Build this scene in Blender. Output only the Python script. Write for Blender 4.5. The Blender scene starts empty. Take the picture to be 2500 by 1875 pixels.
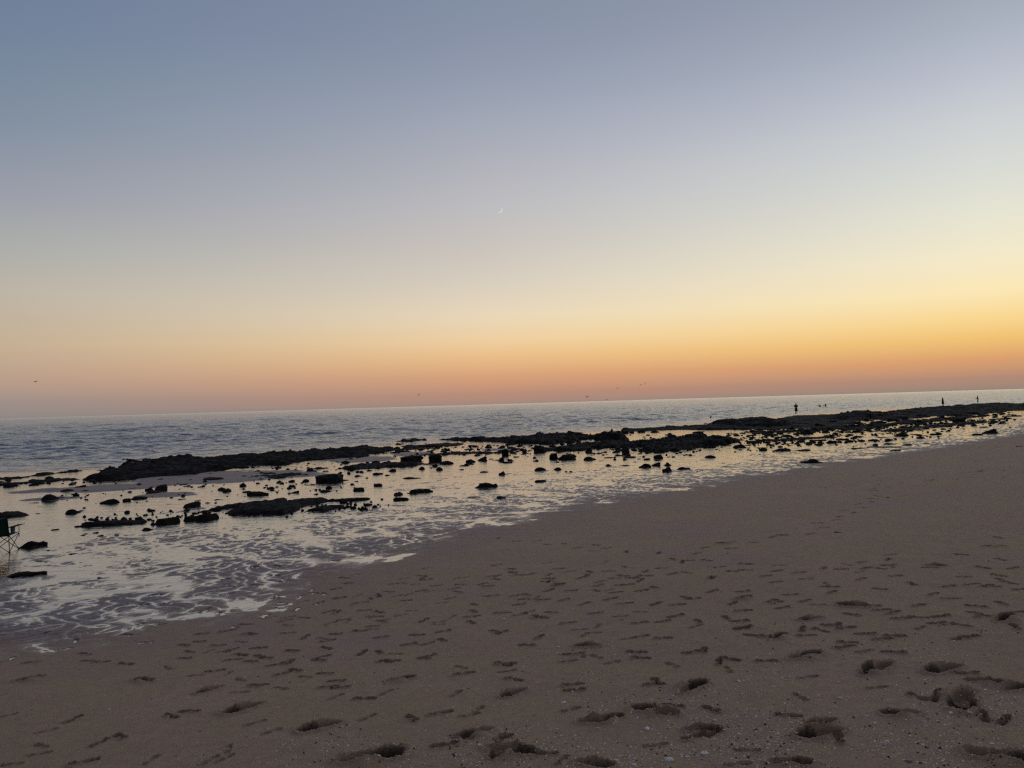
import bpy, bmesh, math, random
import numpy as np
from mathutils import Vector, Matrix

random.seed(7)
rng = np.random.default_rng(7)
C = bpy.context.scene.collection
sc = bpy.context.scene
R = math.radians

# ------------------------------------------------------------------ camera
EYE = 3.2                       # metres above the water
FPX = 1878.0                    # focal length in photo pixels (2500 wide)
TILT = math.atan(73 / 2500)
PITCH = math.atan(48 / FPX)
_f = Vector((0, math.cos(PITCH), math.sin(PITCH)))
_u0 = Vector((0, -math.sin(PITCH), math.cos(PITCH)))
_r0 = Vector((1, 0, 0))
CR = _r0 * math.cos(TILT) - _u0 * math.sin(TILT)
CU = _r0 * math.sin(TILT) + _u0 * math.cos(TILT)
CF = _f
cam_d = bpy.data.cameras.new("camera")
cam = bpy.data.objects.new("camera", cam_d)
C.objects.link(cam)
cam_d.sensor_width = 36
cam_d.lens = 36 * FPX / 2500
cam_d.clip_start = 0.1
cam_d.clip_end = 60000
cam.matrix_world = Matrix(((CR.x, CU.x, -CF.x, 0), (CR.y, CU.y, -CF.y, 0), (CR.z, CU.z, -CF.z, EYE), (0, 0, 0, 1)))
sc.camera = cam

# ------------------------------------------------------------------ sky
sc.view_settings.view_transform = 'Standard'
sc.view_settings.look = 'None'
sc.view_settings.exposure = 0
sc.view_settings.gamma = 1
sc.cycles.use_denoising = False      # the denoiser wipes out sand grain and shell chips
sc.cycles.max_bounces = 6
sc.cycles.pixel_filter_type = 'BLACKMAN_HARRIS'
sc.cycles.filter_width = 1.35
SUN_AZ = R(40)                  # where the sun went down, clockwise from the view direction

def lin(c):
    return tuple(((v / 255) / 12.92 if v / 255 <= .04045 else (((v / 255) + .055) / 1.055) ** 2.4) for v in c)

world = bpy.data.worlds.new("World")
sc.world = world
world.use_nodes = True
nt = world.node_tree
for n in list(nt.nodes):
    nt.nodes.remove(n)
N = nt.nodes.new
L = nt.links.new
out = N('ShaderNodeOutputWorld')
bg = N('ShaderNodeBackground')
tc = N('ShaderNodeTexCoord')
sep = N('ShaderNodeSeparateXYZ'); L(tc.outputs['Generated'], sep.inputs[0])

def M(op, a, b=None, c=None, clamp=False, tree=None):
    t = tree or nt
    n = t.nodes.new('ShaderNodeMath'); n.operation = op; n.use_clamp = clamp
    for i, v in enumerate((a, b, c)):
        if v is None: continue
        if isinstance(v, (int, float)): n.inputs[i].default_value = v
        else: t.links.new(v, n.inputs[i])
    return n.outputs[0]
hx, hy, hz = sep.outputs
hl = M('SQRT', M('ADD', M('MULTIPLY', hx, hx), M('MULTIPLY', hy, hy)))
cosaz = M('DIVIDE', M('ADD', M('MULTIPLY', hx, math.sin(SUN_AZ)), M('MULTIPLY', hy, math.cos(SUN_AZ))), M('MAXIMUM', hl, 1e-4))
azn = M('DIVIDE', M('ARCCOSINE', M('MINIMUM', M('MAXIMUM', cosaz, -1.0), 1.0)), math.pi)    # 0 at the glow, 1 opposite
el = M('DIVIDE', M('ARCSINE', M('MINIMUM', M('MAXIMUM', hz, -1.0), 1.0)), math.pi / 2)      # -1..1
eln = M('POWER', M('MAXIMUM', el, 0.0), 0.5)    # spreads the colours near the horizon

def ramp(stops):
    n = N('ShaderNodeValToRGB')
    cr = n.color_ramp
    cr.interpolation = 'B_SPLINE' if False else 'LINEAR'
    while len(cr.elements) > 1: cr.elements.remove(cr.elements[-1])
    for i, (deg, col) in enumerate(stops):
        p = math.sqrt(max(deg, 0) / 90)
        e = cr.elements[0] if i == 0 else cr.elements.new(p)
        e.position = p
        e.color = (*lin(col), 1)
    L(eln, n.inputs[0])
    return n.outputs[0]
# colours by height above the horizon (degrees) at four bearings from the glow
SKY_GLOW = [(0, (140,130,122)), (.8, (176,138,118)), (2, (218,160,110)), (3.3, (240,194,116)), (4.6, (249,215,146)), (6.3, (251,231,182)), (8.6, (243,233,202)), (11.4, (228,227,211)), (14.2, (214,217,212)), (16.9, (203,207,210)), (19.5, (187,191,204)), (22, (170,178,192)), (24.5, (158,166,180)), (27, (148,157,172)), (45, (122,126,142)), (90, (114,113,128))]
SKY_MID = [(0, (150,134,126)), (.8, (184,140,120)), (2.1, (214,160,122)), (3.5, (233,188,136)), (4.8, (238,206,160)), (6.6, (232,214,184)), (8.9, (217,206,190)), (11.9, (200,194,188)), (14.7, (188,187,190)), (17.5, (176,177,186)), (20.2, (162,168,182)), (22.8, (149,158,175)), (25.3, (139,148,169)), (28, (131,143,163)), (45, (112,118,140)), (90, (113,112,127))]
SKY_LEFT = [(0, (136,131,130)), (1, (158,142,135)), (2.5, (186,158,138)), (4.7, (198,176,148)), (7.8, (190,181,166)), (10.9, (171,173,170)), (13.9, (155,158,169)), (18.3, (130,144,160)), (23.5, (114,131,155)), (28.5, (107,122,150)), (45, (106,112,135)), (90, (112,112,127))]
SKY_BACK = [(0, (58,60,74)), (3, (60,61,78)), (8, (70,66,82)), (14, (78,75,92)), (25, (86,86,105)), (45, (94,96,115)), (90, (111,111,126))]
r_glow, r_mid, r_left, r_back = ramp(SKY_GLOW), ramp(SKY_MID), ramp(SKY_LEFT), ramp(SKY_BACK)

def smooth(a, b):
    n = N('ShaderNodeMapRange'); n.interpolation_type = 'LINEAR'
    L(azn, n.inputs['Value']); n.inputs['From Min'].default_value = a; n.inputs['From Max'].default_value = b
    return n.outputs[0]
def mixc(f, a, b):
    n = N('ShaderNodeMix'); n.data_type = 'RGBA'
    L(f, n.inputs[0]); L(a, n.inputs[6]); L(b, n.inputs[7])
    return n.outputs[2]
c1 = mixc(smooth(8 / 180, 42 / 180), r_glow, r_mid)
c2 = mixc(smooth(42 / 180, 73 / 180), c1, r_left)
c3 = mixc(smooth(73 / 180, 150 / 180), c2, r_back)
L(c3, bg.inputs[0])
bg.inputs[1].default_value = 1.0
# the sun is well below the horizon, so no sun lamp: only the sky lights the place
# the last direct scatter of the set sun: a real (faint) Nishita sky added to the dusk colours
sky = N('ShaderNodeTexSky'); sky.sky_type = 'NISHITA'; sky.sun_disc = False
sky.sun_elevation = R(-2.0); sky.sun_rotation = SUN_AZ
bg2 = N('ShaderNodeBackground'); L(sky.outputs[0], bg2.inputs[0]); bg2.inputs[1].default_value = 0.004
ad = N('ShaderNodeAddShader'); L(bg.outputs[0], ad.inputs[0]); L(bg2.outputs[0], ad.inputs[1])
L(ad.outputs[0], out.inputs[0])

# ------------------------------------------------------------------ helpers
def tag(o, label=None, cat=None, group=None, kind=None):
    if label: o['label'] = label
    if cat: o['category'] = cat
    if group: o['group'] = group
    if kind: o['kind'] = kind
    return o

def link(name, me, parent=None):
    o = bpy.data.objects.new(name, me)
    C.objects.link(o)
    if parent: o.parent = parent
    return o

def mesh_np(name, verts, faces, mat, smooth=True, attrs=None):
    """verts (n,3) float, faces (m,k) int"""
    me = bpy.data.meshes.new(name)
    n, m, k = len(verts), len(faces), faces.shape[1]
    me.vertices.add(n); me.vertices.foreach_set('co', np.ascontiguousarray(verts, dtype=np.float32).ravel())
    me.loops.add(m * k); me.loops.foreach_set('vertex_index', np.ascontiguousarray(faces, dtype=np.int32).ravel())
    me.polygons.add(m); me.polygons.foreach_set('loop_start', np.arange(0, m * k, k, dtype=np.int32))
    try: me.polygons.foreach_set('loop_total', np.full(m, k, dtype=np.int32))
    except Exception: pass
    me.update(calc_edges=True)
    me.polygons.foreach_set('use_smooth', np.full(m, smooth, dtype=bool))
    for an, av in (attrs or {}).items():
        a = me.attributes.new(an, 'FLOAT', 'POINT'); a.data.foreach_set('value', av.astype(np.float32).ravel())
    me.materials.append(mat)
    return me

def hash2(ix, iy, seed):
    h = (ix.astype(np.int64) * 374761393 + iy.astype(np.int64) * 668265263 + seed * 1442695041) & 0xFFFFFFFF
    h = ((h ^ (h >> 13)) * 1274126177) & 0xFFFFFFFF
    h = h ^ (h >> 16)
    return h
def gnoise(x, y, seed=0):
    """gradient noise, about -1..1"""
    x0 = np.floor(x); y0 = np.floor(y)
    fx = x - x0; fy = y - y0
    ix = x0.astype(np.int64); iy = y0.astype(np.int64)
    u = fx * fx * fx * (fx * (fx * 6 - 15) + 10); v = fy * fy * fy * (fy * (fy * 6 - 15) + 10)
    def g(dx, dy):
        a = (hash2(ix + dx, iy + dy, seed) & 1023) * (2 * np.pi / 1024)
        return np.cos(a) * (fx - dx) + np.sin(a) * (fy - dy)
    n0 = g(0, 0) * (1 - u) + g(1, 0) * u
    n1 = g(0, 1) * (1 - u) + g(1, 1) * u
    return (n0 * (1 - v) + n1 * v) * 1.5
def fbm(x, y, seed=0, octv=4, gain=.5):
    s = 0; a = 1; t = 0
    for i in range(octv):
        s = s + a * gnoise(x * 2 ** i + 17.3 * i, y * 2 ** i - 9.1 * i, seed + i * 31); t += a; a *= gain
    return s / t
def sstep(a, b, x):
    t = np.clip((x - a) / (b - a), 0, 1); return t * t * (3 - 2 * t)

def ray(px, py):
    return CF + CR * ((px - 1250) / FPX) + CU * ((937.5 - py) / FPX)
def onplane(px, py, z=0.0):
    d = ray(px, py); t = (z - EYE) / d.z
    return (d.x * t, d.y * t)

# shoreline (where the sand starts to rise) and seaward edge of the reef, as seen from the beach
SHORE_PX = [(0,1530),(210,1510),(420,1476),(600,1420),(850,1338),(1000,1305),(1200,1257),(1500,1204),(1860,1144),(2168,1101),(2288,1083),(2452,1058)]
SHORE = [(-60, -46), (-22, -8)] + [onplane(*p) for p in SHORE_PX] + [(62, 90), (100, 120), (300, 240), (1200, 800)]
REEF_PX = [(0,1149),(250,1140),(620,1105),(1000,1080),(1250,1066),(1700,1033),(2000,1008),(2250,993),(2500,983.5)]
REEF = [(-260, 10), (-90, 36)] + [onplane(*p) for p in REEF_PX] + [(200, 215), (500, 420), (1500, 1100)]

def signed_dist(x, y, poly):
    """distance to the polyline, positive to its right"""
    best = np.full(x.shape, 1e18); sg = np.zeros(x.shape)
    for (ax, ay), (bx, by) in zip(poly[:-1], poly[1:]):
        dx, dy = bx - ax, by - ay
        t = np.clip(((x - ax) * dx + (y - ay) * dy) / (dx * dx + dy * dy), 0, 1)
        ex = x - (ax + t * dx); ey = y - (ay + t * dy)
        d2 = ex * ex + ey * ey
        cr = ex * dy - ey * dx
        m = d2 < best - 1e-9
        best = np.where(m, d2, best); sg = np.where(m, np.sign(cr), sg)
    return np.sqrt(best) * sg

def base_z(s, sr):
    """mean sand level; s = distance inland from the shoreline, sr = distance landward of the reef edge"""
    e = np.maximum(s, 0); e = np.where(e < 6, e * e / 12, e - 3)      # the foot of the slope eases into the flat
    up = 0.98 * (1 - np.exp(-0.105 * e / 0.98)) + 0.008 * np.maximum(s - 15, 0)
    up = np.minimum(up, 1.6)
    dn = 0.006 * np.clip(s, -14, 0)
    z = up + dn
    z = z - 1.6 * sstep(2, -14, sr)
    return z

def terrain_z(x, y):
    x = np.asarray(x, float); y = np.asarray(y, float)
    return base_z(signed_dist(x, y, SHORE), signed_dist(x, y, REEF))

def ground(px, py, dz=0.0):
    """the point of the ground seen at a photo pixel"""
    z = 0.0
    for _ in range(12):
        x, y = onplane(px, py, z + dz)
        z = float(terrain_z(x, y)) * .7 + z * .3
    return x, y, z

# ------------------------------------------------------------------ materials
def new_mat(name):
    m = bpy.data.materials.new(name); m.use_nodes = True
    t = m.node_tree
    b = t.nodes['Principled BSDF']
    return m, t, b
def noise(t, scale, detail=4, rough=.5, vec=None, dist=0):
    n = t.nodes.new('ShaderNodeTexNoise'); n.inputs['Scale'].default_value = scale; n.inputs['Detail'].default_value = detail
    n.inputs['Roughness'].default_value = rough; n.inputs['Distortion'].default_value = dist
    if vec: t.links.new(vec, n.inputs['Vector'])
    return n.outputs['Fac']
def cramp(t, fac, stops):
    n = t.nodes.new('ShaderNodeValToRGB'); cr = n.color_ramp
    while len(cr.elements) > 1: cr.elements.remove(cr.elements[-1])
    for i, (p, c) in enumerate(stops):
        e = cr.elements[0] if i == 0 else cr.elements.new(p)
        e.position = p; e.color = (*c, 1)
    t.links.new(fac, n.inputs[0]); return n.outputs[0]
def mixrgb(t, f, a, b, mode='MIX'):
    n = t.nodes.new('ShaderNodeMix'); n.data_type = 'RGBA'; n.blend_type = mode
    for i, v in ((0, f), (6, a), (7, b)):
        if isinstance(v, (int, float)): n.inputs[i].default_value = v
        elif isinstance(v, tuple): n.inputs[i].default_value = (*v, 1)
        else: t.links.new(v, n.inputs[i])
    return n.outputs[2]
def bump(t, h, dist, strength=1.0, normal=None):
    n = t.nodes.new('ShaderNodeBump'); n.inputs['Distance'].default_value = dist; n.inputs['Strength'].default_value = strength
    t.links.new(h, n.inputs['Height'])
    if normal: t.links.new(normal, n.inputs['Normal'])
    return n.outputs[0]
def objco(t, scale=None):
    c = t.nodes.new('ShaderNodeTexCoord').outputs['Object']
    if scale is None: return c
    m = t.nodes.new('ShaderNodeMapping'); m.inputs['Scale'].default_value = scale
    t.links.new(c, m.inputs[0]); return m.outputs[0]

def sand_material():
    m, t, b = new_mat("sand")
    co = objco(t)
    wet = t.nodes.new('ShaderNodeAttribute'); wet.attribute_name = 'wet'
    dep = t.nodes.new('ShaderNodeAttribute'); dep.attribute_name = 'pit_shade'
    big = noise(t, .45, 4, .6, co)
    dry = cramp(t, big, [(.3, (.475, .322, .27)), (.5, (.48, .347, .212)), (.7, (.52, .365, .265))])
    grain = noise(t, 160, 2, .7, co)
    dry = mixrgb(t, 1.0, dry, cramp(t, grain, [(.3, (.5, .5, .5)), (.52, (1, 1, 1)), (.7, (1.7, 1.66, 1.6))]), 'MULTIPLY')
    blot = noise(t, 9, 4, .6, co)
    dry = mixrgb(t, .6, dry, cramp(t, blot, [(.3, (.8, .79, .78)), (.6, (1.05, 1.05, 1.05))]), 'MULTIPLY')
    gloss = t.nodes.new('ShaderNodeAttribute'); gloss.attribute_name = 'gloss'
    damp = (.215, .146, .132)
    col = mixrgb(t, wet.outputs['Fac'], dry, damp)
    col = mixrgb(t, M('MULTIPLY', gloss.outputs['Fac'], .5, tree=t), col, (.10, .075, .065))
    col = mixrgb(t, dep.outputs['Fac'], col, (.030, .019, .013))  # dark brown painted into the footprint hollows in place of shade
    t.links.new(col, b.inputs['Base Color'])
    rg = t.nodes.new('ShaderNodeMapRange'); t.links.new(wet.outputs['Fac'], rg.inputs[0])
    rg.inputs[3].default_value = .8; rg.inputs[4].default_value = .5
    t.links.new(M('MULTIPLY', rg.outputs[0], M('MULTIPLY_ADD', gloss.outputs['Fac'], -.72, 1.0, tree=t), tree=t), b.inputs['Roughness'])
    t.links.new(M('MULTIPLY_ADD', gloss.outputs['Fac'], .6, .35, tree=t), b.inputs['Specular IOR Level'])
    b.inputs['Specular IOR Level'].default_value = .25
    st = M('MULTIPLY', M('MULTIPLY_ADD', wet.outputs['Fac'], -.75, 1.0, tree=t), M('MULTIPLY_ADD', gloss.outputs['Fac'], -.8, 1.0, tree=t), tree=t)
    g2 = noise(t, 45, 5, .8, co)
    n1 = t.nodes.new('ShaderNodeBump'); n1.inputs['Distance'].default_value = .02
    t.links.new(g2, n1.inputs['Height']); t.links.new(st, n1.inputs['Strength'])
    n2 = t.nodes.new('ShaderNodeBump'); n2.inputs['Distance'].default_value = .03
    t.links.new(noise(t, 14, 3, .6, co), n2.inputs['Height']); t.links.new(M('MULTIPLY', st, .5, tree=t), n2.inputs['Strength'])
    t.links.new(n2.outputs[0], n1.inputs['Normal'])
    t.links.new(n1.outputs[0], b.inputs['Normal'])
    return m

def rock_material(name="reef_rock", tone=1.0):
    m, t, b = new_mat(name)
    co = objco(t)
    c = cramp(t, noise(t, 2.3, 6, .65, co), [(.3, (.005 * tone, .0045 * tone, .004 * tone)), (.55, (.013 * tone, .011 * tone, .009 * tone)), (.75, (.03 * tone, .025 * tone, .019 * tone))])
    g = cramp(t, noise(t, 1.1, 5, .6, co), [(.5, (0, 0, 0)), (.62, (.6, .6, .6))])
    sp = t.nodes.new('ShaderNodeSeparateXYZ'); t.links.new(t.nodes.new('ShaderNodeNewGeometry').outputs['Normal'], sp.inputs[0])
    gm = M('MULTIPLY', g, M('MULTIPLY', sp.outputs[2], 1.0, clamp=True, tree=t), tree=t)
    c = mixrgb(t, gm, c, (.020 * tone, .023 * tone, .010 * tone))
    t.links.new(c, b.inputs['Base Color'])
    b.inputs['Roughness'].default_value = .85
    b.inputs['Specular IOR Level'].default_value = .25
    nb = bump(t, noise(t, 14, 8, .75, co), .05)
    t.links.new(nb, b.inputs['Normal'])
    return m

def film_material():
    """a few millimetres of clear water over sand"""
    m = bpy.data.materials.new("shallow_water"); m.use_nodes = True; t = m.node_tree
    for n in list(t.nodes): t.nodes.remove(n)
    o = t.nodes.new('ShaderNodeOutputMaterial')
    fr = t.nodes.new('ShaderNodeFresnel'); fr.inputs[0].default_value = 1.5
    tr = t.nodes.new('ShaderNodeBsdfTransparent'); tr.inputs[0].default_value = (.93, .93, .92, 1)
    gl = t.nodes.new('ShaderNodeBsdfGlossy'); gl.inputs['Roughness'].default_value = .10
    mx = t.nodes.new('ShaderNodeMixShader')
    t.links.new(tr.outputs[0], mx.inputs[1]); t.links.new(gl.outputs[0], mx.inputs[2]); t.links.new(M('POWER', fr.outputs[0], .40, tree=t), mx.inputs[0])
    co = objco(t, (1.0, .45, 1))
    nb = bump(t, noise(t, 1.3, 4, .55, objco(t, (.7, 1.5, 1))), .024)
    nb2 = bump(t, noise(t, 9, 3, .6, objco(t, (.6, 1.3, 1))), .006, normal=nb)
    t.links.new(nb2, gl.inputs['Normal']); t.links.new(nb2, fr.inputs['Normal'])
    t.links.new(mx.outputs[0], o.inputs[0])
    return m

def sea_material():
    m = bpy.data.materials.new("sea_water"); m.use_nodes = True; t = m.node_tree
    for n in list(t.nodes): t.nodes.remove(n)
    o = t.nodes.new('ShaderNodeOutputMaterial')
    fr = t.nodes.new('ShaderNodeFresnel'); fr.inputs[0].default_value = 1.36
    df = t.nodes.new('ShaderNodeBsdfDiffuse'); df.inputs[0].default_value = (.030, .040, .050, 1)
    gl = t.nodes.new('ShaderNodeBsdfGlossy'); gl.inputs['Roughness'].default_value = .22; gl.inputs[0].default_value = (1, .98, .95, 1)
    mx = t.nodes.new('ShaderNodeMixShader')
    t.links.new(df.outputs[0], mx.inputs[1]); t.links.new(gl.outputs[0], mx.inputs[2])
    n0 = bump(t, noise(t, .22, 2, .5, objco(t, (.6, 1.5, 1))), .55)
    n1 = bump(t, noise(t, 1.1, 3, .55, objco(t, (.6, 1.5, 1))), .26, normal=n0)
    n2 = bump(t, noise(t, 5.5, 3, .6, objco(t, (.5, 1.2, 1))), .05, normal=n1)
    t.links.new(n2, gl.inputs['Normal']); t.links.new(n2, fr.inputs['Normal'])
    t.links.new(M('POWER', fr.outputs[0], .70, tree=t), mx.inputs[0])
    t.links.new(mx.outputs[0], o.inputs[0])
    return m

def plain(name, col, rough=.7, spec=.3, var=.25, scale=20):
    m, t, b = new_mat(name)
    c = cramp(t, noise(t, scale, 4, .6, objco(t)), [(.3, tuple(v * (1 - var) for v in col)), (.7, tuple(v * (1 + var) for v in col))])
    t.links.new(c, b.inputs['Base Color']); b.inputs['Roughness'].default_value = rough; b.inputs['Specular IOR Level'].default_value = spec
    return m

MAT_SAND = sand_material(); MAT_ROCK = rock_material(); MAT_FILM = film_material(); MAT_SEA = sea_material()
MAT_STONE_GREY = plain("grey_stone", (.075, .078, .085)); MAT_STONE_DARK = plain("dark_stone", (.025, .022, .022))
MAT_STONE_BROWN = plain("brown_stone", (.07, .045, .035))
MAT_SHELL = plain("shell", (.82, .78, .70), .45, .4, .25, 60)
MAT_SHELL_DULL = plain("dull_shell", (.62, .56, .47), .5, .4, .35, 8)

# ------------------------------------------------------------------ polar grids (fine where one looks, coarse behind)
def angles(step, half=37.5):
    a = np.arange(-half, half + 1e-6, step)
    ext = []; d = step; v = half
    while v < 180:
        d = min(d * 1.35, 6); v += d; ext.append(min(v, 180))
    ext = np.array(ext)
    return np.radians(np.concatenate([-ext[::-1], a, ext]))
def polar(rads, th):
    rr, tt = np.meshgrid(rads, th, indexing='ij')
    return rr * np.sin(tt), rr * np.cos(tt)
def grid_faces(nr, nt_):
    i = np.arange(nr - 1)[:, None] * nt_ + np.arange(nt_ - 1)[None, :]
    return np.stack([i, i + 1, i + nt_ + 1, i + nt_], -1).reshape(-1, 4)

# ------------------------------------------------------------------ footprints trodden into the sand (photo pixel, depth class)
def _unz(ox, oy, k, s):
    r = []
    for tok in s.split():
        a = tok.split(','); r.append((ox + float(a[0]) * k, oy + float(a[1]) * k, int(a[2]) if len(a) > 2 else 2))
    return r
FEET = _unz(0, 1400, .2893, "245,890,4 710,680,3 1060,765,3 1210,895,4 1760,985,4 615,1235,3 1010,1380,3 830,1430,2 1440,1210,2 1600,1170,3 2030,1150,5 700,1590,3 380,505 640,565 260,750 740,740 850,750 1340,430 1700,510 1680,575 1550,605 1600,660 1560,715 1950,640 2100,515,3 2070,430 1870,335 1650,325 1650,865,1 2030,895,1 2180,940 2020,1000,1 1410,795,1 540,635,1 100,720,1 1230,580,1 1980,450,1 390,1330,1 350,1450,1 320,1520,1 100,1610,1 60,1200,1")
FEET += _unz(600, 1400, .2893, "110,630,3 350,505 30,515 680,630 980,665,3 1130,660 1250,680,1 1230,735 370,745,3 620,730 170,715 50,740 420,815,3 310,845,3 670,840 500,870,1 770,905 690,955 800,965 80,945 290,965,1 760,1045,1 1000,1060,3 1180,1010,1 1320,890,4 1500,715 1840,850,3 1820,800,1 2170,770,3 1770,1020,1 1400,1230,2 1640,1185,3 1960,1150,1 1920,1345,4 1820,1390,1 1680,1445,3 600,1300,5 1090,1530,6 2170,1510,4 2150,1400 330,400 490,375 720,420 820,390 1070,450 1150,395 1500,400,3 1620,430,1 1670,490 1900,415 960,490 650,550,1 500,540 760,515 1140,540 1380,600 1530,595 1660,565 700,320,3 1000,310 1120,325 1400,315,1 1740,370,1 1920,320 1930,265 2150,330 2110,490 290,190,3 310,250 570,165 760,130 620,245 790,205,3 980,243 1120,190,3 1200,160 1350,228 1480,150,3 1730,210 1790,160 2070,190,3 860,85 1250,88 1500,35,3 1820,35 2080,25,3 2110,50 2040,110 1610,103 830,40 430,300 170,350,1")
FEET += _unz(1200, 1400, .2984, "110,740,3 130,800,1 180,870 170,985,4 290,590 770,595,4 390,520 750,665,1 620,715,1 660,905 680,950 860,680,1 1220,690 1480,745,1 1340,880,3 1660,920,5 1330,910 1640,645 1740,625 1950,700,3 1860,725 1930,785,1 960,1175,4 860,1205,4 1310,1110,5 1440,1150 1490,1085 1800,1110 1740,1270,4 1820,1300 1650,1335,3 180,1440,5 90,1350 440,1470 570,1530,1 860,1560,4 640,1110,1 80,480 1210,400 1510,350,3 1690,395 2030,395,3 2050,455 2150,510,3 850,325 1400,535 1120,535,1 2060,200,4 1970,250 1810,150 1650,210 1340,250,3 1090,245,3 970,205,3 850,140 1020,155 1230,140,3 1330,115 1520,258 550,97,4 460,42 460,68 650,143 470,140 200,180 270,210 420,215 230,250 100,320 880,70 870,100 760,245 490,318 300,313 1250,22 1150,38 1080,20 1800,35 230,12 50,20 720,460,1 400,365")
FEET += _unz(1840, 1400, .2984, "100,20 430,45 880,48 1160,18 1290,82 1780,90 640,152,3 1035,128 300,170 420,220 190,237 235,280 800,260,5 950,265,3 1140,325 800,335 460,370,4 400,455 650,420 540,465 200,510,4 70,515 1150,518,3 1760,515 740,600,3 430,665,5 100,715 1150,650,3 1020,775,5 930,790,4 1540,790,5 1750,820 1950,890,4 1850,880 2170,940,4 1720,1050,6 1500,1020 1340,1010 1180,1140,4 540,1230,4 520,1310,5 700,1350 320,1540,4 2130,1510,6 440,850,1 1000,930,1 1820,270,3 2050,360,5 1880,355 1610,205 1350,265 1500,410 1690,422 2170,320 1880,1175 2050,1205 280,1158 380,1010,1 2180,130")
FEET += _unz(1840, 1050, .2984, "2005,880 1965,950,4 1685,1020,3 1500,1108,4 1865,1125,3 1035,1130 570,1130 190,1150 460,850 150,875 230,860 560,798 525,762 670,735 820,675 710,705 740,657 880,632 855,605 965,583 960,560 1020,540 980,495 980,480 1100,463 1010,447 800,453 600,465 1230,432 1400,427 1460,407 1640,405 1720,350 1870,335 2030,328 1860,398 2060,378 2170,345")
FEET += _unz(1200, 1150, .2984, "1900,590,5 2130,585 1740,630,3 1960,635,3 1680,675 1480,722 1610,730 1560,745 1760,732 1370,672,3 1100,662,3 940,632,3 700,628,3 600,598 460,602 370,572 190,573 1390,795 1860,785 1260,822 960,820 800,824,3 640,818 1260,860,3 1150,878 1070,860 1480,842 1600,832 1800,873 1970,818 2080,808 470,845 330,838 150,800,3 170,828,3 210,850,3 470,880,3 450,905 50,550")
for _ in range(60):     # the trampled band between the wet sand and the foreground, denser than can be read off
    px = random.uniform(280, 1500); FEET.append((px, random.uniform(1375, 1560) - (px - 280) * .05, random.choice((1, 1, 2))))
for _ in range(110):
    px = random.uniform(500, 2500); FEET.append((px, random.uniform(1400, 1640) - (px - 500) * .03, random.choice((1, 2, 2, 3))))
for _ in range(25):
    FEET.append((random.uniform(-250, 2750), random.uniform(1560, 1960), 1))
DEPTH = {1: .026, 2: .068, 3: .092, 4: .13, 5: .18, 6: .24}
FEET_XY = []
for (px, py, k) in FEET:
    x, y, z = ground(px, py)
    if k >= 2 and k < 4: k = 4 if y > 24 else 3 if y > 14 else k      # far prints get more depth and stronger painted shade, so the trails show
    FEET_XY.append((x, y, k, (random.gauss(0, .45) if random.random() < .55 or k >= 4 else random.uniform(-1.6, 1.6)) + (math.pi if random.random() < .5 else 0), random.choice((-1, 1))))

def stamp(X, Y, k, flip):
    """height change of one print; X along the foot, Y across (metres)"""
    Y = Y * flip
    dep = DEPTH[k]
    if k <= 3:
        big = (.74, .76, .84)[k - 1]
        X = X / big; Y = Y / big
        wob = fbm(X * 18 + k, Y * 18, 5 + k, 3, .6) * .22
        sole = np.sqrt(((X - .062) / .066) ** 2 + ((Y + .004) / .047) ** 2) + wob
        toes = np.sqrt(((X - .125) / .022) ** 2 + ((Y + .008) / .042) ** 2) + wob
        heel = np.sqrt(((X + .088) / .044) ** 2 + (Y / .036) ** 2) + wob
        arch = np.sqrt(((X + .012) / .07) ** 2 + ((Y + .018) / .022) ** 2) + wob
        ins = lambda q: 1 - sstep(.84, 1.08, q)
        bowl = np.maximum.reduce([ins(sole) * .85, ins(toes) * 1.0, ins(heel) * .95, ins(arch) * .35])
        q = np.minimum.reduce([sole, toes, heel, arch + .1])
        dz = -dep * bowl
        rim = np.exp(-((q - 1.3) / .22) ** 2) * (.4 + .6 * sstep(-.05, .1, -X))
        dz = dz + min(dep, .06) * .30 * rim
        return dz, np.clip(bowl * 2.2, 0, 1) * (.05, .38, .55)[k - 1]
    # a deep, crumbling heel hole with the shallower sole print beside it
    sz = {4: 1.0, 5: 1.3, 6: 1.75}[k]
    X = X / sz; Y = Y / sz
    wob = fbm(X * 15 + k, Y * 15, 5 + k, 4, .65) * .34
    pit = np.sqrt(((X - .05) / .085) ** 2 + (Y / .062) ** 2) + wob
    sole = np.sqrt(((X + .07) / .095) ** 2 + ((Y - .01) / .050) ** 2) + wob * .6
    bowl = 1 - sstep(.68, 1.06, pit)
    flat_ = (1 - sstep(.75, 1.1, sole)) * .30
    dz = -dep * np.maximum(bowl, flat_)
    near_ = 1 - sstep(1.0, 2.3, np.minimum(pit, sole))
    ch = fbm(X * 30, Y * 30, 91 + k, 4, .75)
    rim = np.exp(-((np.minimum(pit, sole) - 1.28) / .26) ** 2)
    dz = dz + rim * (.014 + .020 * np.maximum(ch, 0)) * sz + ch * near_ * .012 * sz
    dz = dz + np.exp(-(((X + .03) / .06) ** 2 + ((Y - .095) / .045) ** 2)) * dep * .22
    return dz, np.maximum((1 - sstep(.9, 1.22, pit)) * {4: .72, 5: .85, 6: .92}[k], (1 - sstep(.8, 1.15, sole)) * .25)  # painted shade reaches out over the pit wall

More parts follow.
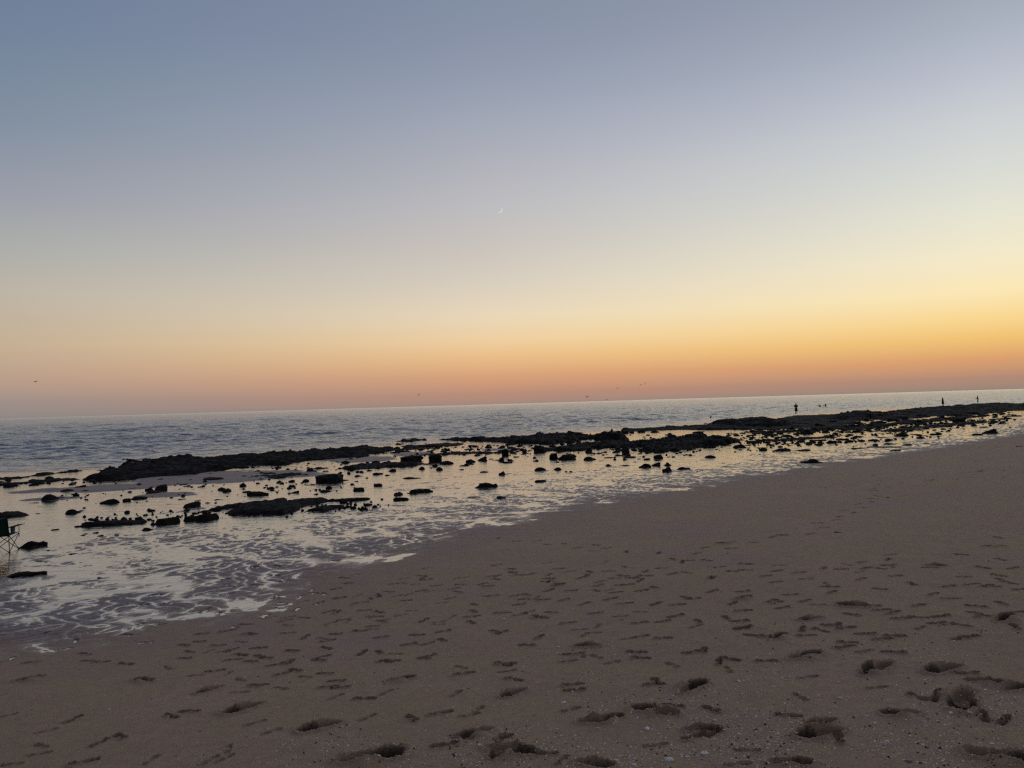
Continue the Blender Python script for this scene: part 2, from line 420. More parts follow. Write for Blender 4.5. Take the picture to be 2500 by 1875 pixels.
# ------------------------------------------------------------------ the beach: one sheet of sand from the dry foreground down under the sea
def radii(r0, r1, fn):
    r = [r0]
    while r[-1] < r1: r.append(r[-1] + fn(r[-1]))
    return np.array(r)
rad = np.concatenate([[.15, .6, 1.2, 2, 2.8, 3.5], radii(4.0, 60, lambda r: min(max(.0135, r * r / 6000), .5)), radii(61, 260, lambda r: r * r / 7000), [300, 380, 500, 700, 1000]])
th = angles(.1)
gx, gy = polar(rad, th)
S = signed_dist(gx, gy, SHORE); SR = signed_dist(gx, gy, REEF)
Z0 = base_z(S, SR)
Z = Z0.copy()
# along-shore coordinate for ripples that run with the water line
AX, AY = math.sin(R(34)), math.cos(R(34))
al = gx * AX + gy * AY; ac = gx * AY - gy * AX

def rill_relief(x, y, s):
    """braided run-off channels at the foot of the slope: low where water stands"""
    al_ = x * AX + y * AY; ac_ = x * AY - y * AX
    wx = fbm(x * 1.0, y * 1.0, 3, 3, .5) * .8; wy = fbm(x * 1.0, y * 1.0, 4, 3, .5) * .8
    n1 = np.abs(gnoise(al_ * 3.1 + wx * 1.3, ac_ * 2.5 + wy * 1.3, 11))
    n2 = np.abs(gnoise(al_ * 7.0 + wx * 2.6, ac_ * 5.8 + wy * 2.2, 12))
    lone = np.abs(gnoise(al_ * .55 + wx * .5, ac_ * .28 + wy * .5, 15)) * 1.8      # a few long drains
    ridge = np.minimum(np.minimum(n1 * 1.15 + .03, n2 * 2.1 + .10), lone + .0)
    ridge = ridge + .055 * fbm(x * 5, y * 5, 14, 3, .6)
    return np.clip(ridge, -.05, .5) / .5          # 0 in a channel, 1 on an island
ril = rill_relief(gx, gy, S)
broad = fbm(al * .10, ac * .24, 21, 3)
mid = fbm(al * .32, ac * 1.0, 22, 4, .6)
zone = sstep(-17, -6, S) * (1 - sstep(0.2, 3.2, S))            # rill zone
flat = 1 - sstep(-9, -3, S)
str_ = fbm(al * .8, ac * 5.5, 26, 3, .6)
Z += zone * ((ril - .5) * .020 + str_ * .006)
fine_ = fbm(al * 1.3, ac * 3.6, 24, 3, .6)
Z += flat * (mid * .030 + broad * .016 + fine_ * .012) * (.6 + .4 * sstep(-30, -8, S))
Z += sstep(-1, 2, S) * (fbm(gx * .6, gy * .6, 31, 3) * .018 + fbm(gx * 2.3, gy * 2.3, 32, 3) * .006)
# sand bars just behind the reef and between the left-hand pools
BARS = [(560, 1158, 480, 15, .06), (250, 1187, 330, 9, .05), (880, 1118, 200, 8, .05), (130, 1213, 170, 6, .045), (410, 1203, 170, 7, .045), (80, 1195, 130, 5, .04), (1010, 1105, 120, 6, .045), (600, 1290, 0, 0, 0), (1220, 1095, 100, 4, .03)]
for (px, py, wx, wy, hh) in BARS:
    if not wx: continue
    x0, y0 = onplane(px - wx / 2, py + wy * .35 + wx * .012); x1, y1 = onplane(px + wx / 2, py - wx * .012)
    cx, cy = (x0 + x1) / 2, (y0 + y1) / 2
    a = math.atan2(y1 - y0, x1 - x0); Lh = math.hypot(x1 - x0, y1 - y0) / 2
    xa, ya = onplane(px, py + wy); xb, yb = onplane(px, py - wy)
    Wh = max(abs(yb - ya) / 2 * math.cos(a), .5)
    u = (gx - cx) * math.cos(a) + (gy - cy) * math.sin(a); v = -(gx - cx) * math.sin(a) + (gy - cy) * math.cos(a)
    q = (u / Lh) ** 2 + (v / Wh) ** 2 + fbm(gx * .3, gy * .7, 77, 3) * .5
    Z += hh * (1 - sstep(.45, 1.25, q))

pit_shade = np.zeros_like(Z)  # how strongly each print's hollow gets its painted shade
for (fx, fy, k, yaw, flip) in FEET_XY:
    r = math.hypot(fx, fy); a = math.atan2(fx, fy); w = .42 if k < 4 else .62
    i0, i1 = np.searchsorted(rad, [r - w, r + w]); j0, j1 = np.searchsorted(th, [a - w / r, a + w / r])
    if i1 <= i0 or j1 <= j0: continue
    xs = gx[i0:i1, j0:j1] - fx; ys = gy[i0:i1, j0:j1] - fy
    c_, s_ = math.cos(yaw), math.sin(yaw)
    dz, ch = stamp(xs * c_ + ys * s_, -xs * s_ + ys * c_, k, flip)
    Z[i0:i1, j0:j1] += dz; pit_shade[i0:i1, j0:j1] = np.maximum(pit_shade[i0:i1, j0:j1], ch)
wet = 1 - sstep(-1.0, 4.5, S + fbm(gx * .5, gy * .5, 41, 3) * 1.6)
OFFX, OFFY = [-14, -10, -6.5, -4, -1.5, .5, 2.0, 3.4], [.021, .013, .0045, -.0005, -.0042, -.0070, -.0105, -.02]
lev_b = base_z(np.minimum(S, 6), np.full_like(SR, 50.)) + np.interp(S, OFFX, OFFY)
gloss = sstep(-.0085, .001, lev_b - Z) * (1 - sstep(.6, 2.6, S))
V = np.stack([gx, gy, Z], -1).reshape(-1, 3)
beach = link("beach", mesh_np("beach", V, grid_faces(*gx.shape), MAT_SAND, True, {'wet': wet, 'gloss': gloss, 'pit_shade': pit_shade}))
tag(beach, "rosy brown sand beach with trodden footprints sloping down to wet flats", kind='structure')

# ------------------------------------------------------------------ thin sheet of standing water over the flat
radf = np.concatenate([radii(5, 260, lambda r: max(.12, r * r / 1600))])
thf = np.radians(np.arange(-62, 62.01, .35))
fx_, fy_ = polar(radf, thf)
Sf = signed_dist(fx_, fy_, SHORE); SRf = signed_dist(fx_, fy_, REEF)
off = np.interp(Sf, [-14, -10, -6.5, -4, -1.5, .5, 2.0, 3.4], [.021, .013, .0045, -.0005, -.0042, -.0070, -.0105, -.02])
level = np.minimum(base_z(np.minimum(Sf, 6), np.full_like(SRf, 50.)), 9) + off
level += -.35 * sstep(1.5, -5, SRf)
Vf = np.stack([fx_, fy_, level], -1).reshape(-1, 3)
Ff = grid_faces(*fx_.shape)
keep = (Sf.reshape(-1)[Ff].max(1) < 3.4) & (SRf.reshape(-1)[Ff].min(1) > -6)
film = link("tide_pool_water", mesh_np("tide_pool_water", Vf, Ff[keep], MAT_FILM))
tag(film, "thin mirror of sea water standing on the wet sand flat", kind='structure')

# ------------------------------------------------------------------ the sea
rads = np.concatenate([radii(34, 420, lambda r: max(.24, r * .0030)), radii(430, 9000, lambda r: r * .03), [14000, 22000, 40000]])
ths = np.radians(np.concatenate([np.arange(-110, -38, 2.0), np.arange(-38, 38.01, .125), np.arange(39, 80, 2.0)]))
sx, sy = polar(rads, ths)
SS = -signed_dist(sx, sy, REEF)
dr = np.gradient(rads)[:, None] * np.ones_like(sx)
def band(wl, amp, ang, seed, stretch=2.2):
    a = R(ang); u = sx * math.cos(a) + sy * math.sin(a); v = -sx * math.sin(a) + sy * math.cos(a)
    fade = sstep(wl * .5, wl * .16, dr)
    return amp * fade * gnoise(v / wl * 2 + .3 * gnoise(u / wl, v / wl, seed + 5), u / (wl * stretch) * 2, seed)
W = .8 * band(11, .16, 30, 1, 3) +.8 * band(5.5, .19, 38, 2, 2.6) + .6 * band(3.0, .15, 24, 3) + .8 * band(1.7, .10, 45, 4) + .9 * band(1.0, .05, 12, 6, 1.6)
gust = 1 + .6 * fbm(sx * .012, sy * .03, 9, 3)
W = W + .30 * np.clip(gnoise((sx*.86+sy*.5)/26, (-sx*.5+sy*.86)/5.5, 88)-.35, 0, 1) * sstep(12, 40, SS)   # a few longer swells
W = 1.4 * W * (.35 + .65 * sstep(0, 18, SS)) * gust
sz = W * sstep(-1, 4, SS) - .02 - .5 * sstep(1.5, -5, SS)
Vs = np.stack([sx, sy, sz], -1).reshape(-1, 3)
Fs = grid_faces(*sx.shape)
keep = SS.reshape(-1)[Fs].max(1) > -7
print('TRIS sea', int(keep.sum())*2, 'beach', len(grid_faces(*gx.shape))*2, 'film', len(Ff)*2)
sea = link("sea", mesh_np("sea", Vs, Fs[keep], MAT_SEA))
tag(sea, "blue grey sea with small choppy waves reaching to the horizon", kind='structure')

# ------------------------------------------------------------------ rocks
from mathutils import noise as mnoise

def poly_inside(x, y, P):
    ins = np.zeros(x.shape, bool); n = len(P)
    d2 = np.full(x.shape, 1e18)
    for i in range(n):
        ax, ay = P[i]; bx, by = P[(i + 1) % n]
        c = ((ay > y) != (by > y)) & (x < (bx - ax) * (y - ay) / (by - ay + 1e-12) + ax)
        ins ^= c
        dx, dy = bx - ax, by - ay
        t = np.clip(((x - ax) * dx + (y - ay) * dy) / (dx * dx + dy * dy + 1e-12), 0, 1)
        d2 = np.minimum(d2, (x - ax - t * dx) ** 2 + (y - ay - t * dy) ** 2)
    return np.where(ins, np.sqrt(d2), -np.sqrt(d2))

def ledge(label, front, back, H, seed=1, holes=0.0, edge=.7, crag=.5, layers=3, name='rock_ledge'):
    P = [onplane(*p, -.04) for p in front] + [onplane(*p, H) for p in back]
    xs = [p[0] for p in P]; ys = [p[1] for p in P]
    cy = sum(ys) / len(ys)
    a = max(.07, cy * .0019); b = max(.10, cy * .0032)
    X, Y = np.meshgrid(np.arange(min(xs) - 1, max(xs) + 1, a), np.arange(min(ys) - 1.5, max(ys) + 1.5, b))
    D = poly_inside(X, Y, P)
    sc_ = cy / 50
    full = edge; edge = min(edge, .75 * max(float(D.max()), .05) / sc_); nz = .45 + .55 * edge / full; H += .05 if cy > 35 else .07; nz = nz if cy > 35 else .35; crag = min(crag, .12 / H) if cy < 35 else crag
    near = cy < 35
    q = 1.0 / sc_
    D = D + fbm(X * .9 * q, Y * .9 * q, seed, 5, .62) * 1.5 * edge * sc_ * nz + (.35 * edge * sc_ if near else 0)
    prof = sstep(0, edge * sc_ * .8, D)
    # bedded rock: low stepped layers with a few higher backs, edges wandering
    lay = fbm(X * .42 * q, Y * .42 * q, seed + 3, 5, .6) * 1.3 + .45
    lay = np.clip(lay, 0, 1) * layers
    lay = (np.floor(lay) + sstep(.45, .75, lay - np.floor(lay))) / layers
    Zr = H * prof * ((.6 + .5 * lay) if near else (.20 + .85 * lay ** 1.3))
    Zr += prof * min(H, .5) * crag * .45 * fbm(X * 2.0 * q, Y * 2.0 * q, seed + 7, 5, .7)
    Zr += prof * .05 * fbm(X * 5 * q, Y * 5 * q, seed + 9, 3, .7)
    if holes:
        hn = fbm(X * .45 * q, Y * .30 * q, seed + 13, 5, .62)
        Zr = Zr - (H * 1.2 + .1) * sstep(.40 - holes, .46 - holes, hn)
    Zr = Zr - .16 + .16 * sstep(-.02, .2, prof)
    bz = terrain_z(X, Y); bz = np.maximum(bz, -.12)
    Zr = bz + Zr
    keepv = (Zr > bz - .13) & (D > -.6)
    F = grid_faces(*X.shape)
    k = keepv.ravel()[F].any(1)
    F = F[k]
    used, inv = np.unique(F, return_inverse=True)
    V = np.stack([X, Y, Zr], -1).reshape(-1, 3)[used]
    c = V.mean(0); c[2] = 0
    o = link(name, mesh_np(name, V - c, inv.reshape(F.shape), MAT_ROCK, False))
    o.location = c
    return tag(o, label, "rock ledge", "rock ledges of the reef", 'thing')

LG = [
 ("longest and blackest reef ledge, at left between the sea and a sand strip", [(190,1177),(370,1168),(470,1161),(530,1149),(610,1137),(700,1133),(770,1123),(870,1118),(950,1101),(1010,1093)], [(1010,1086),(960,1082),(900,1081),(800,1086),(700,1094),(600,1099),(500,1104),(390,1106),(310,1110),(292,1120),(235,1140)], .34, dict(seed=3, crag=.5, edge=1.3, layers=4, holes=.03)),
 ("thin broken rock band at the left edge beside breaking sea water", [(-60,1176),(30,1169),(100,1160),(225,1146)], [(222,1138),(150,1143),(60,1153),(-60,1163)], .16, dict(seed=5, holes=.14)),
 ("low wet rock shelf at the left edge, in front of the thin broken band", [(-40,1188),(90,1178),(200,1170),(205,1164)], [(120,1164),(30,1172),(-40,1178)], .10, dict(seed=8, holes=.22)),
 ("flat black ledge in the middle running left from the tallest outcrop", [(972,1075),(1060,1075),(1150,1076),(1240,1081),(1350,1084),(1440,1071),(1505,1064)], [(1500,1054),(1405,1050),(1340,1052),(1325,1050),(1270,1054),(1240,1058),(1130,1058),(1050,1062),(975,1070)], .45, dict(seed=12, crag=.6)),
 ("tallest humped black outcrop of the reef, just right of the picture's centre", [(1390,1068),(1450,1070),(1530,1064)], [(1524,1046),(1500,1042),(1470,1044),(1450,1043),(1421,1040),(1408,1045),(1390,1052)], 1.0, dict(seed=14, crag=.5, layers=2)),
 ("thin reef shelf right of the tallest outcrop, sea breaking along it", [(1510,1056),(1560,1053),(1640,1050),(1760,1049),(1860,1048)], [(1860,1036),(1740,1031),(1640,1036),(1515,1043)], .25, dict(seed=17)),
 ("black lumpy ledge left of the standing person in shorts", [(1722,1034),(1790,1040),(1870,1043),(1925,1040)], [(1918,1017),(1860,1011),(1838,1013),(1800,1014),(1762,1017),(1728,1024)], .55, dict(seed=19, crag=.7)),
 ("broad flat ledge that the person in shorts stands on", [(1830,1050),(1900,1049),(1960,1046),(2060,1042),(2110,1032)], [(2100,1012),(2040,1008),(1990,1010),(1930,1013),(1880,1020),(1835,1036)], .16, dict(seed=23, crag=.5, holes=.08)),
 ("high square-edged black ledge right of the person in shorts", [(2000,1020),(2050,1026),(2120,1024),(2180,1016)], [(2180,1002),(2140,1000),(2122,996),(2090,997),(2062,1000),(2040,1005)], .6, dict(seed=29, crag=.3)),
 ("long dark ledge on whose end the person in the long dress stands", [(2120,1026),(2200,1024),(2290,1016),(2370,1012)], [(2372,984.5),(2330,986),(2300,990),(2250,989.5),(2215,994),(2150,1000)], .42, dict(seed=31, holes=.07, crag=.4)),
 ("ledge with bright pools at the far right edge, below the slim figure", [(2320,1017),(2400,1012),(2470,1004),(2560,1000)], [(2560,978),(2500,981),(2440,980),(2400,983),(2360,985),(2330,992)], .35, dict(seed=37, holes=.18)),
 ("wide rubbly rock mass in the pools below the tallest outcrop", [(1290,1100),(1400,1101),(1480,1094),(1560,1092),(1640,1085)], [(1640,1068),(1560,1066),(1500,1068),(1400,1076),(1300,1086)], .32, dict(seed=41, holes=.10, crag=1)),
 ("long jagged ledge in the pools right of the rubbly mass, reaching furthest right", [(1560,1102),(1650,1101),(1700,1093),(1800,1082),(1835,1068)], [(1832,1060),(1760,1058),(1690,1056),(1620,1058),(1575,1066)], .40, dict(seed=43, holes=.07, crag=1)),
 ("weedy ledge nearest the folding chair, pointed at its left end", [(184,1286),(260,1283),(330,1279),(378,1271)], [(376,1264),(300,1265),(240,1270),(195,1276)], .07, dict(seed=47, holes=.05)),
 ("middle strip of the weedy near ledge, with a raised right end", [(370,1281),(430,1273),(500,1270),(552,1262)], [(553,1251),(520,1254),(470,1257),(400,1268)], .10, dict(seed=53)),
 ("widest piece of the weedy near ledge with a scalloped water edge", [(560,1260),(600,1256),(690,1255),(722,1247),(736,1238),(815,1219)], [(812,1211),(760,1213),(700,1218),(620,1224),(560,1240)], .10, dict(seed=59, holes=.03)),
 ("right end piece of the weedy near ledge, low and ragged", [(752,1248),(790,1250),(815,1243),(862,1235)], [(846,1229),(800,1232),(762,1236),(745,1242)], .08, dict(seed=61, holes=.06)),
 ("thin straight rock strip above the weedy near ledge", [(490,1250),(560,1240),(640,1232),(700,1222)], [(700,1212),(640,1220),(560,1230),(490,1244)], .04, dict(seed=67, holes=.12)),
 ("narrow weedy spit trailing right from the near ledge", [(800,1224),(860,1224),(905,1219)], [(905,1214),(860,1216),(805,1217)], .02, dict(seed=71)),
 ("low black slab with a humped middle, left of the paired dark boulders", [(810,1144),(870,1147),(960,1140),(1075,1131)], [(1070,1122),(1000,1119),(960,1120),(870,1125),(820,1136)], .16, dict(seed=73)),
 ("low weed-covered slab left of the square block boulder", [(595,1170),(680,1168),(738,1161),(760,1155)], [(745,1148),(690,1149),(640,1149),(600,1158)], .1, dict(seed=79, holes=.04)),
 ("patchy reef remnants in the sand hollow behind the paired boulders", [(960,1101),(1040,1096),(1130,1087),(1150,1080)], [(1140,1076),(1060,1076),(985,1082)], .18, dict(seed=83, holes=.2)),
 ("dark rubble bank at the foot of the broad ledge", [(1830,1060),(1920,1055),(2030,1049),(2110,1043)], [(2100,1032),(2030,1038),(1930,1043),(1835,1048)], .22, dict(seed=89, holes=.16, crag=1)),
 ("dark rubble bank below the square-edged ledge, at right", [(2060,1052),(2140,1045),(2240,1034),(2340,1024),(2420,1015)], [(2400,1008),(2320,1014),(2200,1024),(2090,1034)], .24, dict(seed=97, holes=.2, crag=1)),
 ("long thin flat rock strip left of the long slab boulder", [(960,1209),(1020,1203),(1060,1200)], [(1058,1194),(1020,1194),(965,1204)], .06, dict(seed=101)),
 ("low flat rock strip hugging the sand edge, near the far lone boulder", [(2075,1096),(2130,1093),(2200,1091)], [(2200,1085),(2140,1086),(2080,1092)], .12, dict(seed=103)),
 ("low broken fringe in the pool just below the flat black middle ledge", [(995,1114),(1100,1110),(1245,1105)], [(1245,1096),(1100,1100),(1005,1104)], .10, dict(seed=113, holes=.12, crag=.8)),
 ("thin ragged dark strip in the golden pools below the rubble bank", [(1835,1080),(1930,1076),(2045,1068)], [(2045,1058),(1930,1064),(1842,1070)], .14, dict(seed=127, holes=.16, crag=.8)),
 ("long interrupted dark strip in the golden pools at far right", [(2140,1058),(2280,1045),(2410,1033)], [(2410,1023),(2280,1033),(2155,1046)], .14, dict(seed=131, holes=.18, crag=.8)),
 ("dark ribbed mud and rock patch just behind the folding chair", [(-30,1262),(40,1260),(72,1256)], [(60,1245),(20,1246),(-30,1252)], .06, dict(seed=107, holes=.1)),
]
for lb, fr, bk, H, kw in LG:
    ledge(lb, fr, bk, H, **kw)

def boulder_mesh(seed, shape, sub=3):
    bm = bmesh.new(); bmesh.ops.create_icosphere(bm, subdivisions=sub, radius=1)
    rnd = random.Random(seed)
    ex = {'block': .5, 'round': .95, 'slab': .6, 'jag': .75, 'horn': .8}[shape]
    cuts = []
    for _ in range({'block': 5, 'round': 3, 'slab': 6, 'jag': 11, 'horn': 9}[shape]):
        n = Vector((rnd.gauss(0, 1), rnd.gauss(0, 1), rnd.gauss(.2, .7))).normalized(); cuts.append((n, rnd.uniform(.6, .9)))
    off = Vector((seed * 3.7, seed * 1.3, 0))
    for v in bm.verts:
        p = v.co.normalized()
        p = Vector([math.copysign(abs(c) ** ex, c) for c in p])
        for n, dd in cuts:
            e = p.dot(n) - dd
            if e > 0: p = p - n * e * (.85 if shape != 'round' else .4)
        a = {'block': .17, 'round': .09, 'slab': .14, 'jag': .22, 'horn': .2}[shape]
        p += v.normal * (mnoise.fractal(p * 1.6 + off, .8, 2.1, 4) * a * 1.3)
        p += v.normal * (mnoise.noise(p * 6 + off) * a * .35)
        if shape == 'slab': p.z *= .9 + .4 * mnoise.noise(Vector((p.x * 1.4, seed, 0)))
        if shape == 'horn':
            p.z += .9 * math.exp(-((p.x - .45) / .28) ** 2) * max(p.z, 0)
            p.z *= .75
        v.co = p
    xs = [v.co.x for v in bm.verts]; zs = [v.co.z for v in bm.verts]; ys = [v.co.y for v in bm.verts]
    sx_, sy_, sz_ = (max(xs) - min(xs)) / 2, (max(ys) - min(ys)) / 2, max(zs)
    for v in bm.verts: v.co = Vector((v.co.x / sx_, v.co.y / sy_, v.co.z / sz_))
    me = bpy.data.meshes.new('boulder'); bm.to_mesh(me); bm.free()
    for p in me.polygons: p.use_smooth = shape == 'round'
    me.materials.append(MAT_ROCK)
    return me
MESHES = {s: [boulder_mesh(i * 7 + j, s) for j in range(n)] for i, (s, n) in enumerate((('block', 4), ('round', 3), ('slab', 5), ('jag', 6), ('horn', 2)))}

def put_rock(px, py, w, h, shape, label, group, name='boulder', mat=None, cat='rock', extra=.04):
    x, y, z = ground(px, py)
    dist = math.hypot(x, y)
    W_ = w * y / FPX; Hh = h * y / FPX
    dep = min(W_ * random.uniform(.6, .95), 2.6)
    if h < 14 and shape in ('round', 'block'): h *= .85; Hh *= .85
    if shape == 'slab': dep = min(W_ * random.uniform(.3, .55), 1.5)
    hgt = max(Hh - dep * .85 * EYE / dist, Hh * (.38 if shape == 'slab' else .5)) + extra * (.5 if shape == 'slab' else .6)
    me = random.choice(MESHES[shape])
    o = bpy.data.objects.new(name, me); C.objects.link(o)
    ux, uy = x / dist, y / dist
    o.location = (x + ux * dep * .42, y + uy * dep * .42, z - .02)
    o.scale = (W_ / 2, dep / 2, hgt)
    o.rotation_euler = (random.gauss(0, .05), random.gauss(0, .05), -math.atan2(x, y) + random.gauss(0, .12) + (math.pi if random.random() < .4 and shape != 'horn' else 0))
    if mat:
        o.data = me.copy(); o.data.materials[0] = mat
    return tag(o, label, cat, group)

# hand-described boulders (photo px of the foot, width, height)
BIG = [
 (805,1178,71,23,'block',"big square block boulder with a flat top standing alone in the bright pool"),
 (393,1198,34,16,'block',"upper block of the stacked boulder trio in the left pools"),
 (377,1207,40,13,'round',"lower front stone of the stacked boulder trio in the left pools"),
 (365,1199,22,9,'slab',"flat left stone of the stacked boulder trio in the left pools"),
 (522,1175,57,13,'block',"oblong low boulder at the sand strip below the long left ledge"),
 (165,1202,37,11,'round',"smooth oval boulder above left of the large dome boulder at left"),
 (124,1223,42,18,'round',"large dome boulder in the left pools with a flat tail stone"),
 (148,1217,20,5,'slab',"flat tail stone touching the large dome boulder at left"),
 (200,1192,32,8,'slab',"wedge-shaped flat boulder on the sand strip at left"),
 (270,1230,46,12,'slab',"brown flat boulder left of the loaf-shaped stone in the left pools"),
 (309,1225,20,10,'block',"small block wedged between the brown flat boulder and the loaf-shaped stone"),
 (340,1220,38,12,'round',"loaf-shaped stone in the left pools above the weedy near ledge"),
 (468,1240,46,16,'block',"two-lobed boulder perched over the weedy near ledge"),
 (24,1189,34,11,'jag',"humped rock at the left edge on the grey sand strip"),
 (80,1174,20,6,'round',"small black rock on the sand strip at far left"),
 (178,1255,38,13,'jag',"dark rock with a long low tail, in shallow water right of the chair"),
 (80,1336,66,17,'slab',"long tilted slab right of the folding chair's legs"),
 (62,1406,92,13,'slab',"longest flat dark slab in the near left shallows below the chair"),
 (756,1153,20,13,'block',"small upright block just above left of the square block boulder"),
 (1006,1127,60,17,'jag',"left one of the paired dark boulders"),
 (1063,1127,34,18,'block',"right one of the paired dark boulders, squarer"),
 (1091,1134,38,12,'round',"low domed rock right of the paired dark boulders"),
 (1179,1126,30,13,'jag',"craggy dark rock in the pool right of the paired boulders"),
 (1234,1112,18,16,'block',"upright square stone left of the pointed upright stone"),
 (1280,1106,14,13,'horn',"pointed upright teardrop stone on a flat slab"),
 (1319,1104,32,18,'block',"large dark block right of the pointed upright stone"),
 (1030,1147,16,10,'round',"egg-like small boulder below the paired dark boulders"),
 (1073,1149,18,11,'round',"small dark boulder with a tail, below right of the paired boulders"),
 (1319,1150,30,12,'round',"smooth half-buried egg-shaped boulder in the open bright pool"),
 (1361,1148,22,9,'round',"smaller flat-topped companion right of the egg-shaped boulder"),
 (1186,1191,59,14,'slab',"long boulder with a sloping top, alone in the open bright pool"),
 (875,1199,34,12,'block',"boulder with a pointed right end, below the square block boulder"),
 (922,1188,26,10,'block',"notched boulder right of and below the square block boulder"),
 (1226,1160,19,10,'horn',"sail-shaped triangular stone above the long slab boulder"),
 (1224,1217,25,8,'round',"low oval stone nearest the sand, below the long slab boulder"),
 (1320,1177,32,6,'slab',"thin flat rock alone in the bright pool below the egg-shaped boulder"),
 (1352,1121,22,15,'block',"squat block at the left of the low rubble row"),
 (1387,1123,50,16,'jag',"wide grooved rock in the low rubble row under the reef"),
 (1440,1124,36,10,'jag',"flat ragged right end of the low rubble row"),
 (1528,1109,20,17,'round',"round-shouldered upright boulder right of the low rubble row"),
 (1607,1120,24,11,'jag',"dark two-bump rock alone in the glowing pool"),
 (1734,1118,28,9,'round',"low domed rock with pointed ends in the glowing pool"),
 (1575,1142,34,11,'jag',"left rock of the broken chain near the sand"),
 (1603,1138,28,11,'jag',"middle rock of the broken chain near the sand"),
 (1629,1137,22,9,'jag',"right rock of the broken chain near the sand"),
 (1629,1152,26,13,'horn',"front rock of the broken chain, with a raised knob"),
 (1668,1146,36,7,'slab',"flat tail slab right of the broken chain's front rock"),
 (1982,1131,62,13,'jag',"two-humped black boulder lying alone where sand meets water"),
 (2418,1059,43,13,'jag',"big black boulder alone on the sand edge at far right"),
 (2386,1063,27,5,'slab',"low flat rock touching the left of the far right lone boulder"),
 (2200,1065,34,15,'horn',"horned black boulder in the golden pool at right"),
 (2027,1068,14,9,'round',"small perfectly domed stone below the standing person"),
 (1967,1060,34,12,'jag',"black three-knob rock pile below the standing person"),
 (2340,1031,32,10,'jag',"broad peaked rock in the far right golden water"),
]
for (px, py, w, h, s, lb) in BIG:
    put_rock(px, py, w, h, s, lb, "boulders standing in the tide pools")

# the many smaller rocks, told apart by size, shape and the landmark beside them
def _rk(ox, oy, k, s):
    r = []
    for tok in s.split():
        a = tok.split(','); r.append((ox + float(a[0]) * k, oy + float(a[1]) * k, float(a[2]) * k, float(a[3]) * k, {'b': 'block', 'r': 'round', 's': 'slab', 'j': 'jag', 'h': 'horn'}[a[4]]))
    return r
SMALL = _rk(0, 960, .2893, "1915,838,75,33,r 1542,875,45,28,r 1243,917,35,15,r 1155,930,25,15,r 320,1022,80,12,s 465,1160,75,17,s 1240,1157,105,25,s 805,1185,60,18,r 845,1210,60,18,r 985,1204,40,15,r 1600,744,80,18,s 2085,842,80,25,r 2150,867,130,40,j 840,1562,40,14,b 620,885,50,14,s 440,832,60,10,s 1660,868,26,8,r 70,948,20,8,r 340,965,110,10,s 1750,932,60,14,s 680,1000,50,14,j 700,1204,60,12,s 720,1192,60,10,s 600,1205,50,6,s 335,1422,110,14,s 620,1360,110,12,s 1080,775,50,10,s 1050,1040,200,10,s 410,1330,60,10,s")
SMALL += _rk(600, 960, .2893, "870,682,35,25,r 945,672,40,18,j 980,667,40,15,j 1100,692,60,25,j 1145,687,40,20,b 1200,700,60,18,r 1235,664,90,28,j 1390,724,170,18,s 305,770,40,22,h 400,740,40,12,r 210,814,70,30,r 110,867,190,45,s 555,780,110,14,s 420,847,95,28,j 680,837,105,30,r 1310,902,150,26,s 2015,672,100,18,j 1900,587,90,30,j 1840,617,100,15,s 2045,462,60,30,j 1930,457,40,18,b 1565,636,18,12,b 2160,567,45,30,h 1600,617,60,20,s 360,798,40,8,r 630,640,150,20,s 490,700,80,18,j 1700,490,90,12,s 1330,610,100,14,s 1400,630,60,10,s 2070,560,50,10,s 1040,660,70,14,s 590,860,60,18,j 2015,504,24,14,h 1950,880,200,5,s")
SMALL += _rk(1200, 920, .2893, "630,805,30,14,r 670,805,30,16,r 25,927,60,30,s 85,1030,85,24,r 165,640,22,25,h 375,717,60,20,h 85,722,70,22,s 90,702,40,28,b 555,724,60,12,s 595,747,80,7,s 1065,619,50,20,j 1045,642,60,14,s 950,642,60,14,s 1210,622,60,25,j 1290,627,60,35,h 1360,622,60,35,b 1165,685,120,18,s 1070,670,70,15,j 990,687,150,12,s 1490,680,20,10,r 1535,680,35,14,b 1645,662,45,12,r 980,754,80,20,j 1125,752,100,10,s 1400,710,50,10,s 2090,602,110,35,j 1970,582,70,25,j 2070,550,40,10,r 1880,577,70,25,j 1660,502,50,24,r 1740,482,100,25,j 1850,452,60,15,h 1325,497,50,14,r 1265,472,70,22,j 1380,472,90,20,j 210,682,60,12,s 270,657,60,12,s 155,580,120,22,j 520,600,26,18,r 500,628,60,20,j 555,632,40,20,r 600,612,70,20,s 850,665,30,12,r 1150,662,30,10,r 1470,600,90,40,j 1420,640,90,30,j 1540,630,80,30,j 1620,610,60,30,b 1700,600,70,22,j 1790,600,60,18,j 1860,600,90,20,s 905,608,24,10,r 680,600,90,35,b 740,625,60,25,b 820,640,70,40,j 1500,495,90,25,j 1590,520,80,25,j 1130,480,60,25,j 1180,478,50,18,b 950,500,60,16,s 1740,602,50,14,r 2120,480,60,12,s 2195,465,40,22,b 1635,638,22,8,r 340,918,18,8,r 820,790,20,6,r 1000,788,14,8,r 1735,800,16,8,r 190,972,20,6,r 930,1012,14,8,b 1150,950,12,6,r 490,1060,16,8,b")
